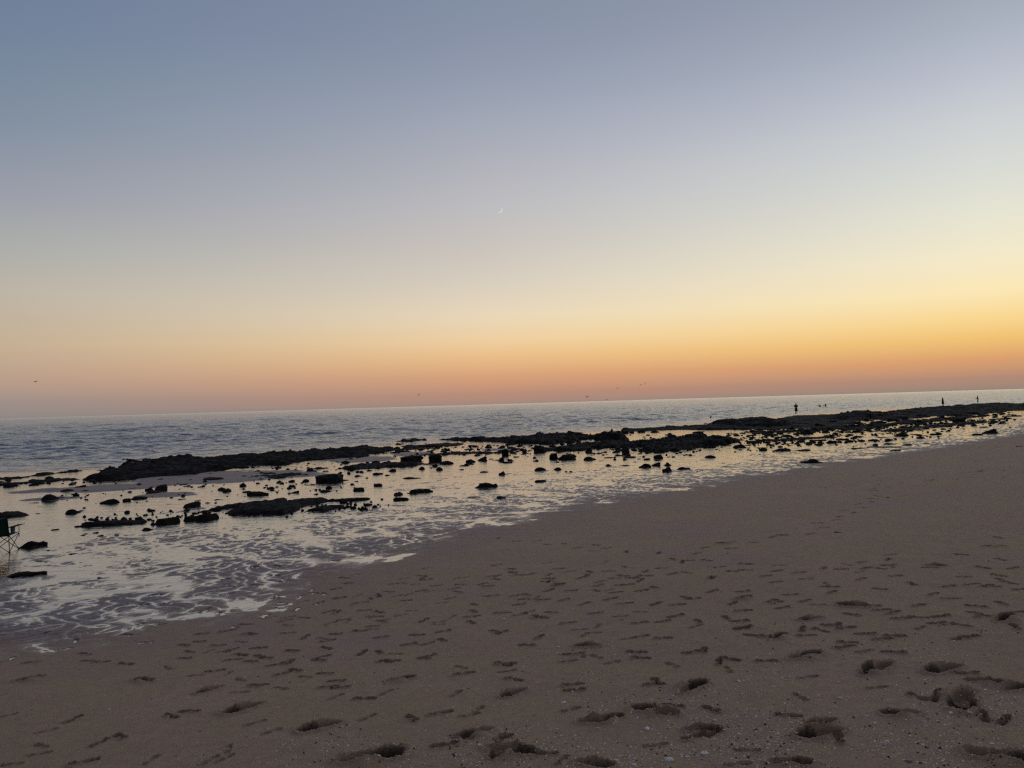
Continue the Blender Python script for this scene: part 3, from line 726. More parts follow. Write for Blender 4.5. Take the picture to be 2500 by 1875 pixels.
SMALL += _rk(1820, 900, .3074, "365,577,35,20,r 190,574,75,24,r 90,592,110,18,s 680,592,90,25,s 600,574,120,14,s 520,594,90,16,j 300,657,130,28,j 440,654,150,14,s 225,584,30,10,r 540,492,60,22,j 640,510,65,26,r 755,507,50,16,r 875,507,70,18,s 400,527,50,15,b 175,520,120,22,j 60,502,50,20,b 490,550,45,8,s 1020,575,105,18,s 1285,610,75,16,r 1130,580,40,10,r 1110,626,300,12,s 1190,652,90,10,s 1150,600,110,10,s 1435,596,60,8,s 950,600,20,12,h 800,592,25,16,h 1385,490,80,14,r 1200,502,60,15,r 1520,510,30,8,r 1310,499,50,10,s 890,542,90,10,s 1100,550,150,8,s 1895,469,70,12,r 2030,404,120,12,s 1930,425,70,7,s 2030,357,60,12,r 1735,480,30,7,r 1560,394,60,22,j 1690,377,70,12,s 1370,434,90,25,j 1050,444,130,30,j 1000,466,50,28,h 990,485,30,10,r 850,467,130,25,j 600,464,140,30,j 960,417,80,22,j 1180,417,110,25,j 1260,407,70,25,j 1400,387,100,25,j 365,484,60,26,j 180,468,50,16,j 240,462,60,12,s 700,430,80,18,s 780,400,90,16,s 1480,420,60,12,s 1790,412,60,10,s 1980,372,40,16,j 1860,362,30,10,r 2150,380,90,10,s 2060,420,40,8,r 1640,440,140,10,s 1420,440,60,10,s 340,600,80,8,s 350,615,60,8,s 150,632,140,8,s 20,612,60,10,s 20,632,50,8,s 45,535,90,12,s 325,530,50,8,s 740,524,60,6,s 1040,497,110,8,s 1090,497,50,8,s 1340,525,110,8,s 1420,534,40,6,r 790,535,60,6,s 560,505,40,10,r 430,500,60,18,j 300,486,24,8,r 480,445,80,12,s 1110,470,50,7,s 1300,430,60,14,j 900,440,70,18,j 1530,440,50,8,s 1260,590,30,4,s 700,560,14,16,h")
SMALL = [r for r in SMALL if r[2] > 3.5]
_rs = random.Random(5)
for _ in range(34):
    t = _rs.random(); px = 60 + t * 1250; py = 1215 - t * 95 + _rs.uniform(-16, 60) * (1.1 - t)
    SMALL.append((px, py, _rs.uniform(10, 30), _rs.uniform(2.5, 5), _rs.choice(('slab', 'slab', 'jag'))))
LAND = [("folding chair", 20, 1325), ("long left reef ledge", 560, 1130), ("square block boulder", 805, 1165), ("weedy near ledge", 500, 1262), ("weedy near ledge's right end", 790, 1232),
        ("egg-shaped boulder", 1319, 1145), ("tallest humped outcrop", 1450, 1058), ("person in shorts", 1944, 1020), ("lone boulder at far right", 2418, 1055), ("two-humped boulder", 1982, 1126),
        ("rubbly rock mass", 1500, 1090), ("horned boulder", 2200, 1060), ("person in the long dress", 2302, 1000), ("paired dark boulders", 1035, 1122), ("stacked boulder trio", 385, 1200), ("three-knob rock pile", 1967, 1056),
        ("broken chain of rocks", 1610, 1142), ("long slab boulder", 1186, 1186), ("small domed stone", 2027, 1063), ("pointed upright stone", 1280, 1100), ("jagged ledge in the pools", 1700, 1090), ("broad peaked rock", 2340, 1027), ("large dome boulder", 124, 1215)]
ORD = ["leftmost", "second", "third", "fourth", "fifth", "sixth", "seventh", "eighth", "ninth", "tenth", "eleventh", "twelfth"]
def describe(items, land, noun, yk=2.2):
    labs = []
    for (px, py, w, h, s) in items:
        nm, lx, ly = min(land, key=lambda l: (l[1] - px) ** 2 + ((l[2] - py) * yk) ** 2)
        dx, dy = px - lx, (py - ly) * yk
        rel = ('right of' if dx > 0 else 'left of') if abs(dx) > abs(dy) * 1.2 else ('below' if dy > 0 else 'above')
        size = 'tiny' if w < 11 else 'small' if w < 20 else 'medium-sized' if w < 33 else 'wide'
        shp = {'block': 'blocky', 'round': 'rounded', 'slab': 'flat', 'jag': 'craggy', 'horn': 'pointed'}[s]
        labs.append(f"{size} {shp} {noun} {rel} the {nm}")
    res = list(labs)
    for lb in set(labs):
        idx = sorted([i for i, l in enumerate(labs) if l == lb], key=lambda i: items[i][0])
        if len(idx) > 1:
            for k, i in enumerate(idx):
                pre = 'leftmost' if k == 0 else 'rightmost' if k == len(idx) - 1 else ORD[min(k, 11)] + '-from-left'
                res[i] = f"{pre} {lb}"
    return res
for (px, py, w, h, s), lb in zip(SMALL, describe(SMALL, LAND, 'dark rock')):
    put_rock(px, py, w, h, s, lb, "small rocks scattered over the tide flat", name='small_rock')

# rubble too small and too many to tell apart, lying round the ledges
rg_ = np.random.default_rng(99)
RV, RF = [], []
_ico = bmesh.new(); bmesh.ops.create_icosphere(_ico, subdivisions=1, radius=1)
IV = np.array([v.co[:] for v in _ico.verts]); _ico.verts.index_update(); IF = np.array([[v.index for v in f.verts] for f in _ico.faces]); _ico.free()
bands = [(230, 1000, 1160, 1128, 14, 170), (960, 1700, 1100, 1084, 18, 520), (1500, 1950, 1100, 1064, 20, 380), (1850, 2480, 1060, 1018, 18, 620), (200, 950, 1266, 1230, 14, 200), (100, 900, 1212, 1172, 26, 130), (0, 300, 1182, 1165, 8, 60), (1850, 2300, 1085, 1058, 14, 120)]
cnt = 0
for (xa, xb, ya, yb, sp, n_) in bands:
    for _ in range(n_):
        t = rg_.random(); px = xa + (xb - xa) * t; py = ya + (yb - ya) * t + rg_.normal(0, sp * .55)
        if py < 1022 - 73 * px / 2500 + 40: continue
        x, y = onplane(px, py); z = float(terrain_z(x, y)) + .01
        w = y / FPX * rg_.uniform(1.2, 5.5) * (1 if rg_.random() > .25 else 2.2)
        P_ = IV * (1 + rg_.uniform(-.25, .25, (len(IV), 1))) * [w, w * rg_.uniform(.4, .9), min(w * rg_.uniform(.3, .7), .12) + .02]
        a_ = rg_.normal(0, .5); ca, sa = math.cos(a_), math.sin(a_)
        P_ = np.stack([P_[:, 0] * ca - P_[:, 1] * sa + x, P_[:, 0] * sa + P_[:, 1] * ca + y, P_[:, 2] + z], -1)
        RV.append(P_); RF.append(IF + cnt * len(IV)); cnt += 1
rub = link('reef_rubble', mesh_np('reef_rubble', np.concatenate(RV), np.concatenate(RF), MAT_ROCK, False))
tag(rub, "small dark broken stones strewn round the reef ledges", kind='stuff')

# pebbles lying on the dry sand
PEB = _rk(1840, 1050, .2984, "208,600,35,14,r 1100,551,45,12,s 1285,527,40,12,h 1632,531,20,8,r 1818,501,18,8,r 2165,634,45,18,r 1075,836,55,10,s 980,954,35,8,s 715,1058,30,14,b 872,1164,18,8,r 1763,1223,30,8,s 1677,1249,22,10,r 980,375,25,12,r 1815,260,50,7,s 1825,218,25,6,r 550,314,16,5,r 485,341,20,5,r 375,314,16,5,r 842,542,22,7,r 588,587,30,6,s 372,487,20,6,r 1758,382,36,6,s 1280,482,30,6,s 1548,662,28,5,s 1500,582,12,6,r 1122,633,22,5,r 2048,659,22,7,r 1315,904,12,7,r 1610,742,16,6,r 1385,848,14,6,r 2190,827,40,12,s 473,640,12,6,r 2180,135,60,8,s 1860,144,22,5,r")
PEB += _rk(1200, 1150, .2984, "1328,230,22,8,b 1183,585,8,16,h 478,578,24,9,r 400,499,14,5,r 1288,639,20,6,r 1266,680,14,6,r 1128,692,12,6,r 995,767,14,5,r 448,335,14,5,r 205,306,16,6,r 475,255,16,6,b 1618,98,16,5,r 1822,87,18,8,b 740,1014,26,8,r 1675,921,34,8,s 1345,432,55,6,s 1985,373,42,6,s 2045,432,50,12,h 97,682,8,5,r 900,208,12,4,r 1090,182,14,4,r 1430,173,12,4,r 78,389,18,8,b")
PEB += _rk(1840, 1400, .2984, "492,213,30,18,r 662,406,26,12,r 75,866,24,9,r 1222,1330,34,18,r 1070,555,22,8,r 780,500,16,6,r 905,1170,20,8,r 528,150,14,6,r 1382,722,20,8,r 820,290,10,5,r")
PEB += _rk(1200, 1400, .2984, "1055,768,30,14,b 1370,516,34,16,r 1260,1362,30,14,b 1520,1026,26,7,s 1355,1425,22,12,b 1025,1387,12,8,r 245,1375,16,8,r 2042,960,24,10,r 1658,488,22,8,s 1430,438,10,6,r")
PEB += _rk(600, 1400, .2893, "775,762,28,12,r 1452,275,36,14,h 815,806,12,6,r 1295,1357,34,10,s 1820,1243,14,8,r 1230,540,12,6,r 300,30,10,5,r")
PEB += _rk(0, 1400, .2893, "380,962,14,7,r 305,1114,20,8,r 997,1222,18,9,r 1835,1156,18,9,r 1620,1374,28,12,r 1565,1372,22,8,r 1260,1448,12,6,r 440,985,10,6,r 910,1530,10,8,r")
LANDP = [("brick-like brown stone", 2046, 1297), ("lone boulder at far right", 2418, 1058), ("two-humped boulder", 1982, 1126), ("grey disc-shaped stone", 2217, 1855), ("broadest white shell", 1580, 1778), ("big churned hole at the bottom", 915, 1840),
         ("double crescent footprint", 1995, 1785), ("deep churned hole at right", 2350, 1712), ("deep mid-left hole", 352, 1660), ("trail of far footprints", 2100, 1230), ("rills at the water's edge", 800, 1370), ("lone footprint mound", 1812, 1460), ("right picture edge", 2490, 1300), ("damp sand edge", 1500, 1215)]
for (px, py, w, h, s), lb in zip(PEB, describe(PEB, LANDP, 'dark pebble', 1.6)):
    put_rock(px, py, w, h, s, lb, "pebbles lying on the sand", name='pebble', cat='pebble', extra=0.0)
put_rock(2046, 1301, 22, 9, 'block', "brick-like reddish brown stone lying in the middle right of the beach", None, name='beach_stone', mat=MAT_STONE_BROWN, cat='stone', extra=-.02)
put_rock(2217, 1864, 40, 21, 'round', "smooth grey disc-shaped stone at the bottom right of the beach", None, name='beach_stone', mat=MAT_STONE_GREY, cat='stone', extra=-.02)
put_rock(2457, 1806, 16, 10, 'round', "small dark grey stone near the right edge above the grey disc", None, name='beach_stone', mat=MAT_STONE_DARK, cat='stone', extra=-.02)

# ------------------------------------------------------------------ shells
def _interp_height(x, y):
    """height of the finished beach mesh, footprints included"""
    r = np.hypot(x, y); a = np.arctan2(x, y)
    i = np.clip(np.searchsorted(rad, r) - 1, 0, len(rad) - 2); j = np.clip(np.searchsorted(th, a) - 1, 0, len(th) - 2)
    u = np.clip((r - rad[i]) / (rad[i + 1] - rad[i]), 0, 1); v = np.clip((a - th[j]) / (th[j + 1] - th[j]), 0, 1)
    return (Z[i, j] * (1 - u) + Z[i + 1, j] * u) * (1 - v) + (Z[i, j + 1] * (1 - u) + Z[i + 1, j + 1] * u) * v

def shell_mesh(seed, kind):
    """a cockle-like valve: ribbed dome (or open dish) with a hinge point"""
    rnd = random.Random(seed); bm = bmesh.new()
    nr, na = 6, 26; rings = []
    top = bm.verts.new((0, -.25, .62 if kind == 'dome' else .12))
    for i in range(1, nr + 1):
        t = i / nr; ring = []
        for k in range(na):
            a = 2 * math.pi * k / na
            rr = (1 - .16 * math.cos(a + math.pi / 2) ** 2) * (1 + .05 * rnd.uniform(-1, 1) * (i == nr))
            rib = 1 + .03 * math.cos(k * math.pi)
            x = math.cos(a) * rr * t * rib; y = math.sin(a) * rr * .85 * t * rib - .25 * (1 - t)
            z = .62 * math.sqrt(max(0, 1 - t * t)) if kind == 'dome' else .12 + .34 * math.sin(t * math.pi * .55) - (.16 if i == nr else 0)
            ring.append(bm.verts.new((x, y, z)))
        rings.append(ring)
    for k in range(na): bm.faces.new((top, rings[0][k], rings[0][(k + 1) % na]))
    for i in range(nr - 1):
        for k in range(na): bm.faces.new((rings[i][k], rings[i + 1][k], rings[i + 1][(k + 1) % na], rings[i][(k + 1) % na]))
    low = [bm.verts.new((v.co.x * .96, v.co.y * .96, -.1)) for v in rings[-1]]
    for k in range(na): bm.faces.new((rings[-1][k], low[k], low[(k + 1) % na], rings[-1][(k + 1) % na]))
    bm.faces.new(low[::-1])
    bmesh.ops.recalc_face_normals(bm, faces=bm.faces)
    me = bpy.data.meshes.new('shell'); bm.to_mesh(me); bm.free()
    for p in me.polygons: p.use_smooth = True
    return me
SH = {('dome', m.name): None for m in ()}
def put_shell(px, py, w, kind, label, mat=MAT_SHELL):
    x, y, z = ground(px, py); s = w * y / FPX / 2
    me = shell_mesh(int(px), kind); me.materials.append(mat)
    o = link('sea_shell', me); o.scale = (s, s * .9, s * .8)
    o.location = (x, y, float(_interp_height(np.array([x]), np.array([y]))[0]) + s * .05)
    o.rotation_euler = (random.uniform(-.2, .3), random.uniform(-.2, .2), random.uniform(0, 6.3))
    tag(o, label, 'shell', 'sea shells lying on the sand')
put_shell(1580, 1778, 17, 'dome', "broadest smooth white shell, lying below the joined footprints at bottom middle")
put_shell(1376, 1715, 14, 'dome', "domed white shell above the faint crescent print, bottom middle")
put_shell(1461, 1777, 10, 'dome', "small white shell left of the broadest white shell", MAT_SHELL_DULL)
put_shell(1720, 1840, 18, 'dish', "ring-shaped open shell with a dark hollow, bottom right of the middle")
put_shell(1634, 1857, 21, 'dome', "knobbly pale shell in the shell patch at the bottom edge")
put_shell(1548, 1867, 13, 'dome', "small white shell at the bottom edge, left of the knobbly shell")
put_shell(1677, 1849, 12, 'dish', "dull round shell between the knobbly shell and the ring-shaped shell", MAT_SHELL_DULL)
put_shell(1692, 1831, 10, 'dome', "small pale shell just above left of the ring-shaped shell", MAT_SHELL_DULL)
put_shell(1746, 1757, 9, 'dome', "bright little shell right of the joined footprints")
put_shell(1804, 1664, 11, 'dome', "left of two white shells side by side, mid lower right")
put_shell(1815, 1662, 8, 'dome', "right of two white shells side by side, mid lower right")
put_shell(1363, 1580, 8, 'dome', "pale shell beside the right end of a footprint, centre of the beach")
put_shell(1230, 1511, 9, 'dome', "lone white shell in the centre of the beach, left of the footprint row")
put_shell(1218, 1813, 8, 'dome', "lone pale shell above the deep narrow hole at bottom centre", MAT_SHELL_DULL)
put_shell(1170, 1822, 14, 'dish', "flat oval shell left of the deep print at bottom centre", MAT_SHELL_DULL)
put_shell(1203, 1815, 11, 'dome', "greyish oval shell right of the flat oval shell at bottom centre", MAT_SHELL_DULL)
put_shell(2165, 1811, 17, 'dome', "dull flat shell above the grey disc-shaped stone", MAT_SHELL_DULL)
put_shell(2050, 1705, 15, 'dome', "knobbly dull shell left of the deep churned hole at right", MAT_SHELL_DULL)
put_shell(1982, 1857, 12, 'dome', "small dull shell at the bottom edge left of the grey disc", MAT_SHELL_DULL)
put_shell(2422, 1815, 11, 'dome', "whitest little shell at right below the cluster of fragments")
put_shell(2322, 1743, 12, 'dome', "pale shell under the deep churned hole at right")
put_shell(2368, 1746, 11, 'dish', "pale shell right of the one under the churned hole", MAT_SHELL_DULL)
put_shell(2406, 1686, 10, 'dome', "pale shell lying in the long print near the right edge")
put_shell(570, 1821, 7, 'dome', "single white shell at the bottom left of the beach")
put_shell(267, 1733, 6, 'dome', "tiny white shell between two prints at bottom left")

# countless shell bits and coarse grit: short curved chips
def scatter(n, fn, size, seed, mat, name, label, flat=.35):
    rg = np.random.default_rng(seed)
    xs, ys = fn(rg, n)
    zs = _interp_height(xs, ys)
    s = size(rg, len(xs))
    ang = rg.uniform(0, 2 * np.pi, len(xs))
    base = np.array([(1, 0, 0), (.3, .75, 0), (-.7, .6, .02), (-1, -.15, 0), (-.2, -.8, .0), (.65, -.6, 0), (.05, .02, 1)])
    F = np.array([(0, 1, 6), (1, 2, 6), (2, 3, 6), (3, 4, 6), (4, 5, 6), (5, 0, 6)])
    m = len(xs); B = np.repeat(base[None], m, 0) * (1 + rg.uniform(-.28, .28, (m, 7, 3)))
    B[:, :, 2] *= flat * rg.uniform(.5, 1.7, (m, 1))
    B *= s[:, None, None]
    ca, sa = np.cos(ang)[:, None], np.sin(ang)[:, None]
    X_ = B[:, :, 0] * ca - B[:, :, 1] * sa + xs[:, None]; Y_ = B[:, :, 0] * sa + B[:, :, 1] * ca + ys[:, None]
    tx, ty = rg.normal(0, .25, (m, 1)), rg.normal(0, .25, (m, 1))
    Z_ = B[:, :, 2] + zs[:, None] + (X_ - xs[:, None]) * tx + (Y_ - ys[:, None]) * ty - .0004
    V_ = np.stack([X_, Y_, Z_], -1).reshape(-1, 3)
    F_ = (np.arange(m)[:, None, None] * 7 + F[None]).reshape(-1, 3)
    o = link(name, mesh_np(name, V_, F_, mat, False))
    return tag(o, label, None, None, 'stuff')
def right_patch(rg, n):
    px = rg.uniform(-150, 2700, n * 4); py = 1300 + rg.uniform(0, 1, n * 4) ** 1.0 * 640
    dx_ = (px - 1250) / FPX; d_ = py - (1022 - 73 * px / 2500)
    y = 2.45 * FPX / d_; x = dx_ * y
    cl = fbm(x * .9, y * .9, 301, 3)
    w = np.clip((px - 300) / 1500, .05, 1) * np.clip(.45 + cl * 1.6, .03, 1)
    w *= np.clip((py - 1280) / 400, .15, 1)
    k = rg.uniform(0, 1, n * 4) < w
    x, y = x[k][:n], y[k][:n]
    s_ = signed_dist(x, y, SHORE)
    return x[s_ > 1.5], y[s_ > 1.5]
scatter(9000, right_patch, lambda rg, n: .0042 + .0085 * rg.uniform(0, 1, n) ** 3, 11, MAT_SHELL, 'shell_fragments', "countless pale shell chips strewn over the foreground sand")
scatter(7000, right_patch, lambda rg, n: .0045 + .0085 * rg.uniform(0, 1, n) ** 3, 12, MAT_SHELL_DULL, 'shell_grit', "countless dull buff shell chips strewn over the foreground sand")
scatter(3500, right_patch, lambda rg, n: .004 + .010 * rg.uniform(0, 1, n) ** 3, 13, MAT_STONE_DARK, 'dark_grit', "countless dark grains and tiny stones strewn over the foreground sand", .6)

# ------------------------------------------------------------------ tubes, boxes
def tube(pts, r, seg=8, caps=True):
    """mesh arrays of a round bar through pts; r number or list"""
    pts = [Vector(p) for p in pts]; rr = [r] * len(pts) if isinstance(r, (int, float)) else r
    V_, F_ = [], []
    for i, p in enumerate(pts):
        d_ = (pts[min(i + 1, len(pts) - 1)] - pts[max(i - 1, 0)]).normalized()
        up = Vector((0, 0, 1)) if abs(d_.z) < .9 else Vector((1, 0, 0))
        a = d_.cross(up).normalized(); b_ = d_.cross(a)
        for k in range(seg):
            t = 2 * math.pi * k / seg; V_.append(p + (a * math.cos(t) + b_ * math.sin(t)) * rr[i])
    for i in range(len(pts) - 1):
        for k in range(seg): F_.append((i * seg + k, i * seg + (k + 1) % seg, (i + 1) * seg + (k + 1) % seg, (i + 1) * seg + k))
    if caps: F_.append(tuple(range(seg))[::-1]); F_.append(tuple((len(pts) - 1) * seg + k for k in range(seg)))
    return V_, F_
def build(name, parts, mat, parent=None, smooth=True):
    V_, F_ = [], []
    for v, f in parts:
        o = len(V_); V_ += [tuple(p) for p in v]; F_ += [tuple(i + o for i in q) for q in f]
    me = bpy.data.meshes.new(name); me.from_pydata(V_, [], F_); me.update(); me.materials.append(mat)
    for p in me.polygons: p.use_smooth = smooth
    return link(name, me, parent)
def cloth(P00, P10, P11, P01, nu=8, nv=8, sag=0.0, thick=.008, n=Vector((0, 1, 0))):
    """a thick sheet between four corners, bellied along n"""
    V_, F_ = [], []
    P = [Vector(p) for p in (P00, P10, P11, P01)]
    for side in (0, 1):
        for i in range(nv + 1):
            for j in range(nu + 1):
                u, v = j / nu, i / nv
                p = (P[0] * (1 - u) + P[1] * u) * (1 - v) + (P[3] * (1 - u) + P[2] * u) * v
                p = p + n * (sag * math.sin(math.pi * u) * (.4 + .6 * math.sin(math.pi * v)) + side * thick)
                V_.append(p)
    m = (nu + 1) * (nv + 1)
    for side in (0, 1):
        for i in range(nv):
            for j in range(nu):
                a = side * m + i * (nu + 1) + j; q = (a, a + 1, a + nu + 2, a + nu + 1)
                F_.append(q if side else q[::-1])
    edge = [j for j in range(nu)] + [i * (nu + 1) + nu for i in range(nv)] + [nv * (nu + 1) + j for j in range(nu, 0, -1)] + [i * (nu + 1) for i in range(nv, 0, -1)]
    for k in range(len(edge)):
        a, b_ = edge[k], edge[(k + 1) % len(edge)]; F_.append((a, b_, b_ + m, a + m))
    return V_, F_
def empty(name, loc, rz=0):
    o = bpy.data.objects.new(name, None); C.objects.link(o); o.location = loc; o.rotation_euler = (0, 0, rz); return o

# ------------------------------------------------------------------ folding chair at the left edge
M_CANVAS = plain("green_canvas", (.006, .045, .026), .8, .2, .2, 40)
M_TRIM = plain("black_canvas", (.012, .012, .014), .8, .2, .2, 40)
M_MESHNET = plain("blue_grey_netting", (.06, .10, .13), .7, .3, .5, 90)
M_STEEL = plain("dark_steel_tube", (.02, .018, .017), .4, .5, .2, 10)
M_FOOT = plain("black_plastic", (.015, .015, .015), .5, .4, .1, 10)
fx0, fy0, fz0 = ground(23, 1349)
ch = empty('folding_chair', (fx0, fy0, fz0 + .0), R(9))
tag(ch, "green canvas folding chair with a cup holder standing in shallow water at the left edge", "chair")
Wd, Dp, SH_, TH = .54, .50, .40, .84      # width, depth, seat height, total height; right rear foot at the origin
RR, RL, FR, FL = (0, 0, 0), (-Wd, 0, 0), (0, Dp, 0), (-Wd, Dp, 0)
for sx0 in (0, -Wd):
    build('back_post', [tube([(sx0, 0, .0), (sx0, -.02, SH_), (sx0 + .005, -.10, TH)], .010)], M_STEEL, ch)
    build('arm_post', [tube([(sx0, Dp, .30), (sx0, Dp, .60)], .009)], M_STEEL, ch)
for a, b_ in ((RR, (-Wd, 0, SH_)), (RL, (0, 0, SH_)), (FR, (-Wd, Dp, SH_)), (FL, (0, Dp, SH_)), (RR, (0, Dp, SH_)), (FR, (0, 0, SH_)), (RL, (-Wd, Dp, SH_)), (FL, (-Wd, 0, SH_))):
    build('leg', [tube([a, b_], .0085)], M_STEEL, ch)
for p in (RR, RL, FR, FL):
    build('foot', [tube([(p[0], p[1], -.01), (p[0], p[1], .035)], [.022, .016])], M_FOOT, ch)
bk = build('backrest', [cloth((-Wd - .012, -.012, SH_ - .01), (.014, -.012, SH_ - .01), (.018, -.115, TH), (-Wd - .012, -.115, TH), sag=.05)], M_CANVAS, ch)
build('trim', [cloth((-.012, -.03, SH_ - .012), (.018, -.03, SH_ - .012), (.022, -.128, TH + .003), (-.008, -.128, TH + .003), 2, 8, thick=.012)], M_TRIM, bk)
build('seat', [cloth((-Wd, 0, SH_), (0, 0, SH_), (0, Dp, SH_ + .02), (-Wd, Dp, SH_ + .02), sag=-.05, n=Vector((0, 0, 1)))], M_CANVAS, ch)
for sx0, sgn in ((0, 1), (-Wd, -1)):
    build('armrest', [cloth((sx0 - .02 * sgn, -.03, .60), (sx0 + .13 * sgn, -.01, .61), (sx0 + .13 * sgn, Dp, .61), (sx0 - .02 * sgn, Dp, .60), sag=-.012, thick=.014, n=Vector((0, 0, 1)))], M_TRIM, ch)
Vc, Fc = [], []
ng = 14
for i, (zz, rr) in enumerate(((.595, .052), (.55, .050), (.48, .044), (.43, .034))):
    for k in range(ng):
        t = 2 * math.pi * k / ng; Vc.append((.055 + rr * math.cos(t), .06 + rr * math.sin(t), zz))
for i in range(3):
    for k in range(ng): Fc.append((i * ng + k, i * ng + (k + 1) % ng, (i + 1) * ng + (k + 1) % ng, (i + 1) * ng + k))
Fc.append(tuple(3 * ng + k for k in range(ng)))
build('cup_holder', [(Vc, Fc)], M_MESHNET, ch)

# ------------------------------------------------------------------ people
M_SKIN = plain("tanned_skin", (.10, .055, .04), .6, .3, .1, 5)
M_HAIR = plain("dark_hair", (.012, .009, .008), .6, .3, .2, 30)
M_NAVY = plain("navy_cloth", (.012, .014, .035), .85, .1, .2, 20)
M_SHIRT = plain("dark_maroon_cloth", (.035, .015, .014), .85, .1, .2, 20)
M_BLACKC = plain("black_cloth", (.012, .011, .012), .85, .1, .2, 20)

def skin_body(name, joints, bones, mat, parent):
    """joints: name -> (pos, radius); one continuous surface grown along the bones"""
    keys = list(joints); idx = {k: i for i, k in enumerate(keys)}
    me = bpy.data.meshes.new(name); me.from_pydata([joints[k][0] for k in keys], [(idx[a], idx[b_]) for a, b_ in bones], []); me.update()
    o = bpy.data.objects.new(name, me); C.objects.link(o)
    sk = o.modifiers.new('skin', 'SKIN'); sk.use_smooth_shade = True
    sb = o.modifiers.new('sub', 'SUBSURF'); sb.levels = 1; sb.render_levels = 1
    for k in keys:
        v = me.skin_vertices[0].data[idx[k]]; r_ = joints[k][1]
        v.radius = r_ if isinstance(r_, tuple) else (r_, r_)
    me.skin_vertices[0].data[idx['pelvis']].use_root = True
    dg = bpy.context.evaluated_depsgraph_get()
    m2 = bpy.data.meshes.new_from_object(o.evaluated_get(dg)); m2.name = name
    bpy.data.objects.remove(o)
    m2.materials.clear(); m2.materials.append(mat)
    return link(name, m2, parent)

def figure(armL, armR, legs=None, h=1.75, sitting=False):
    """joints of a body facing +Y; arms given as (elbow, hand) points"""
    k = h / 1.75
    J = {'pelvis': ((0, 0, .93), (.15, .11)), 'waist': ((0, 0, 1.08), (.15, .105)), 'chest': ((0, 0, 1.30), (.20, .125)), 'neckb': ((0, -.005, 1.45), (.065, .06)), 'neck': ((0, .01, 1.52), (.05, .052)),
         'chin': ((0, .04, 1.57), (.06, .07)), 'head': ((0, .02, 1.65), (.088, .10)), 'crown': ((0, .01, 1.73), (.055, .065)), 'nose': ((0, .115, 1.63), (.016, .016))}
    B = [('pelvis', 'waist'), ('waist', 'chest'), ('chest', 'neckb'), ('neckb', 'neck'), ('neck', 'chin'), ('chin', 'head'), ('head', 'crown'), ('head', 'nose')]
    for s, nm, arm in ((-1, 'l', armL), (1, 'r', armR)):
        J['sh' + nm] = ((s * .185, 0, 1.42), .072); J['el' + nm] = (arm[0], .056); J['wr' + nm] = (arm[1], .036)
        d_ = (Vector(arm[1]) - Vector(arm[0])).normalized(); hp = Vector(arm[1]) + d_ * .07
        J['pa' + nm] = (tuple(hp), (.036, .018))
        B += [('chest', 'sh' + nm), ('sh' + nm, 'el' + nm), ('el' + nm, 'wr' + nm), ('wr' + nm, 'pa' + nm)]
        side = d_.cross(Vector((0, 0, 1))); side = side.normalized() if side.length > .1 else Vector((1, 0, 0))
        for q in range(5):
            off_ = (q - 2) * .019; ln = (.045, .065, .072, .066, .05)[q]
            J[f'f{nm}{q}'] = (tuple(hp + d_ * ln + side * off_ * 1.6 - Vector((0, 0, .012))), .009); B.append(('pa' + nm, f'f{nm}{q}'))
        lx = legs[nm] if legs else ((s * .1, .02, .50), (s * .11, -.01, .08), (s * .12, .13, .03))
        J['hip' + nm] = ((s * .09, 0, .88), (.095, .1)); J['kn' + nm] = (lx[0], .075); J['an' + nm] = (lx[1], .05); J['to' + nm] = (lx[2], (.04, .028))
        B += [('pelvis', 'hip' + nm), ('hip' + nm, 'kn' + nm), ('kn' + nm, 'an' + nm), ('an' + nm, 'to' + nm)]
    J = {n: ((p[0] * k, p[1] * k, p[2] * k), r_ if not isinstance(r_, tuple) else r_) for n, (p, r_) in J.items()}
    return J, B
def loft(name, rings, mat, parent, seg=20):
    """rings: (centre, rx, ry)"""
    V_, F_ = [], []
    for (c, rx, ry) in rings:
        for q in range(seg):
            t = 2 * math.pi * q / seg; w = 1 + .05 * math.sin(5 * t + c[2] * 3)
            V_.append((c[0] + rx * w * math.cos(t), c[1] + ry * w * math.sin(t), c[2]))
    for i in range(len(rings) - 1):
        for q in range(seg): F_.append((i * seg + q, i * seg + (q + 1) % seg, (i + 1) * seg + (q + 1) % seg, (i + 1) * seg + q))
    F_.append(tuple(range(seg))[::-1]); F_.append(tuple((len(rings) - 1) * seg + q for q in range(seg)))
    return build(name, [(V_, F_)], mat, parent)
def hair(parent, k=1.0, long=False):
    rings = [((0, -.01, 1.615 * k), .078, .082), ((0, -.012, 1.68 * k), .088, .098), ((0, -.008, 1.735 * k), .072, .085), ((0, -.005, 1.76 * k), .03, .035)]
    if long: rings = [((0, -.06, 1.38 * k), .06, .03), ((0, -.05, 1.50 * k), .075, .05)] + rings
    return loft('hair', rings, M_HAIR, parent)

# man in shorts on the reef, back to the camera, hands raised in front of the chest
def ground_from_depth(px, py, z):
    x, y = onplane(px, py, z); return x, y
x_, y_ = onplane(1944, 1011.0, .22)
man = empty('person', (x_, y_, .22), -math.atan2(x_, y_) + R(8))
tag(man, "broad-shouldered person in dark blue shorts standing on the reef, elbows out, hands raised", "person")
J, B = figure(((-.31, .04, 1.13), (-.16, .24, 1.22)), ((.33, .06, 1.16), (.19, .24, 1.26)))
body = skin_body('body', J, B, M_SHIRT, man)
hair(man)
loft('shorts', [((0, 0, .48), .24, .17), ((0, 0, .62), .23, .17), ((0, 0, .80), .20, .16), ((0, 0, .96), .165, .13), ((0, 0, 1.02), .16, .125)], M_NAVY, man)

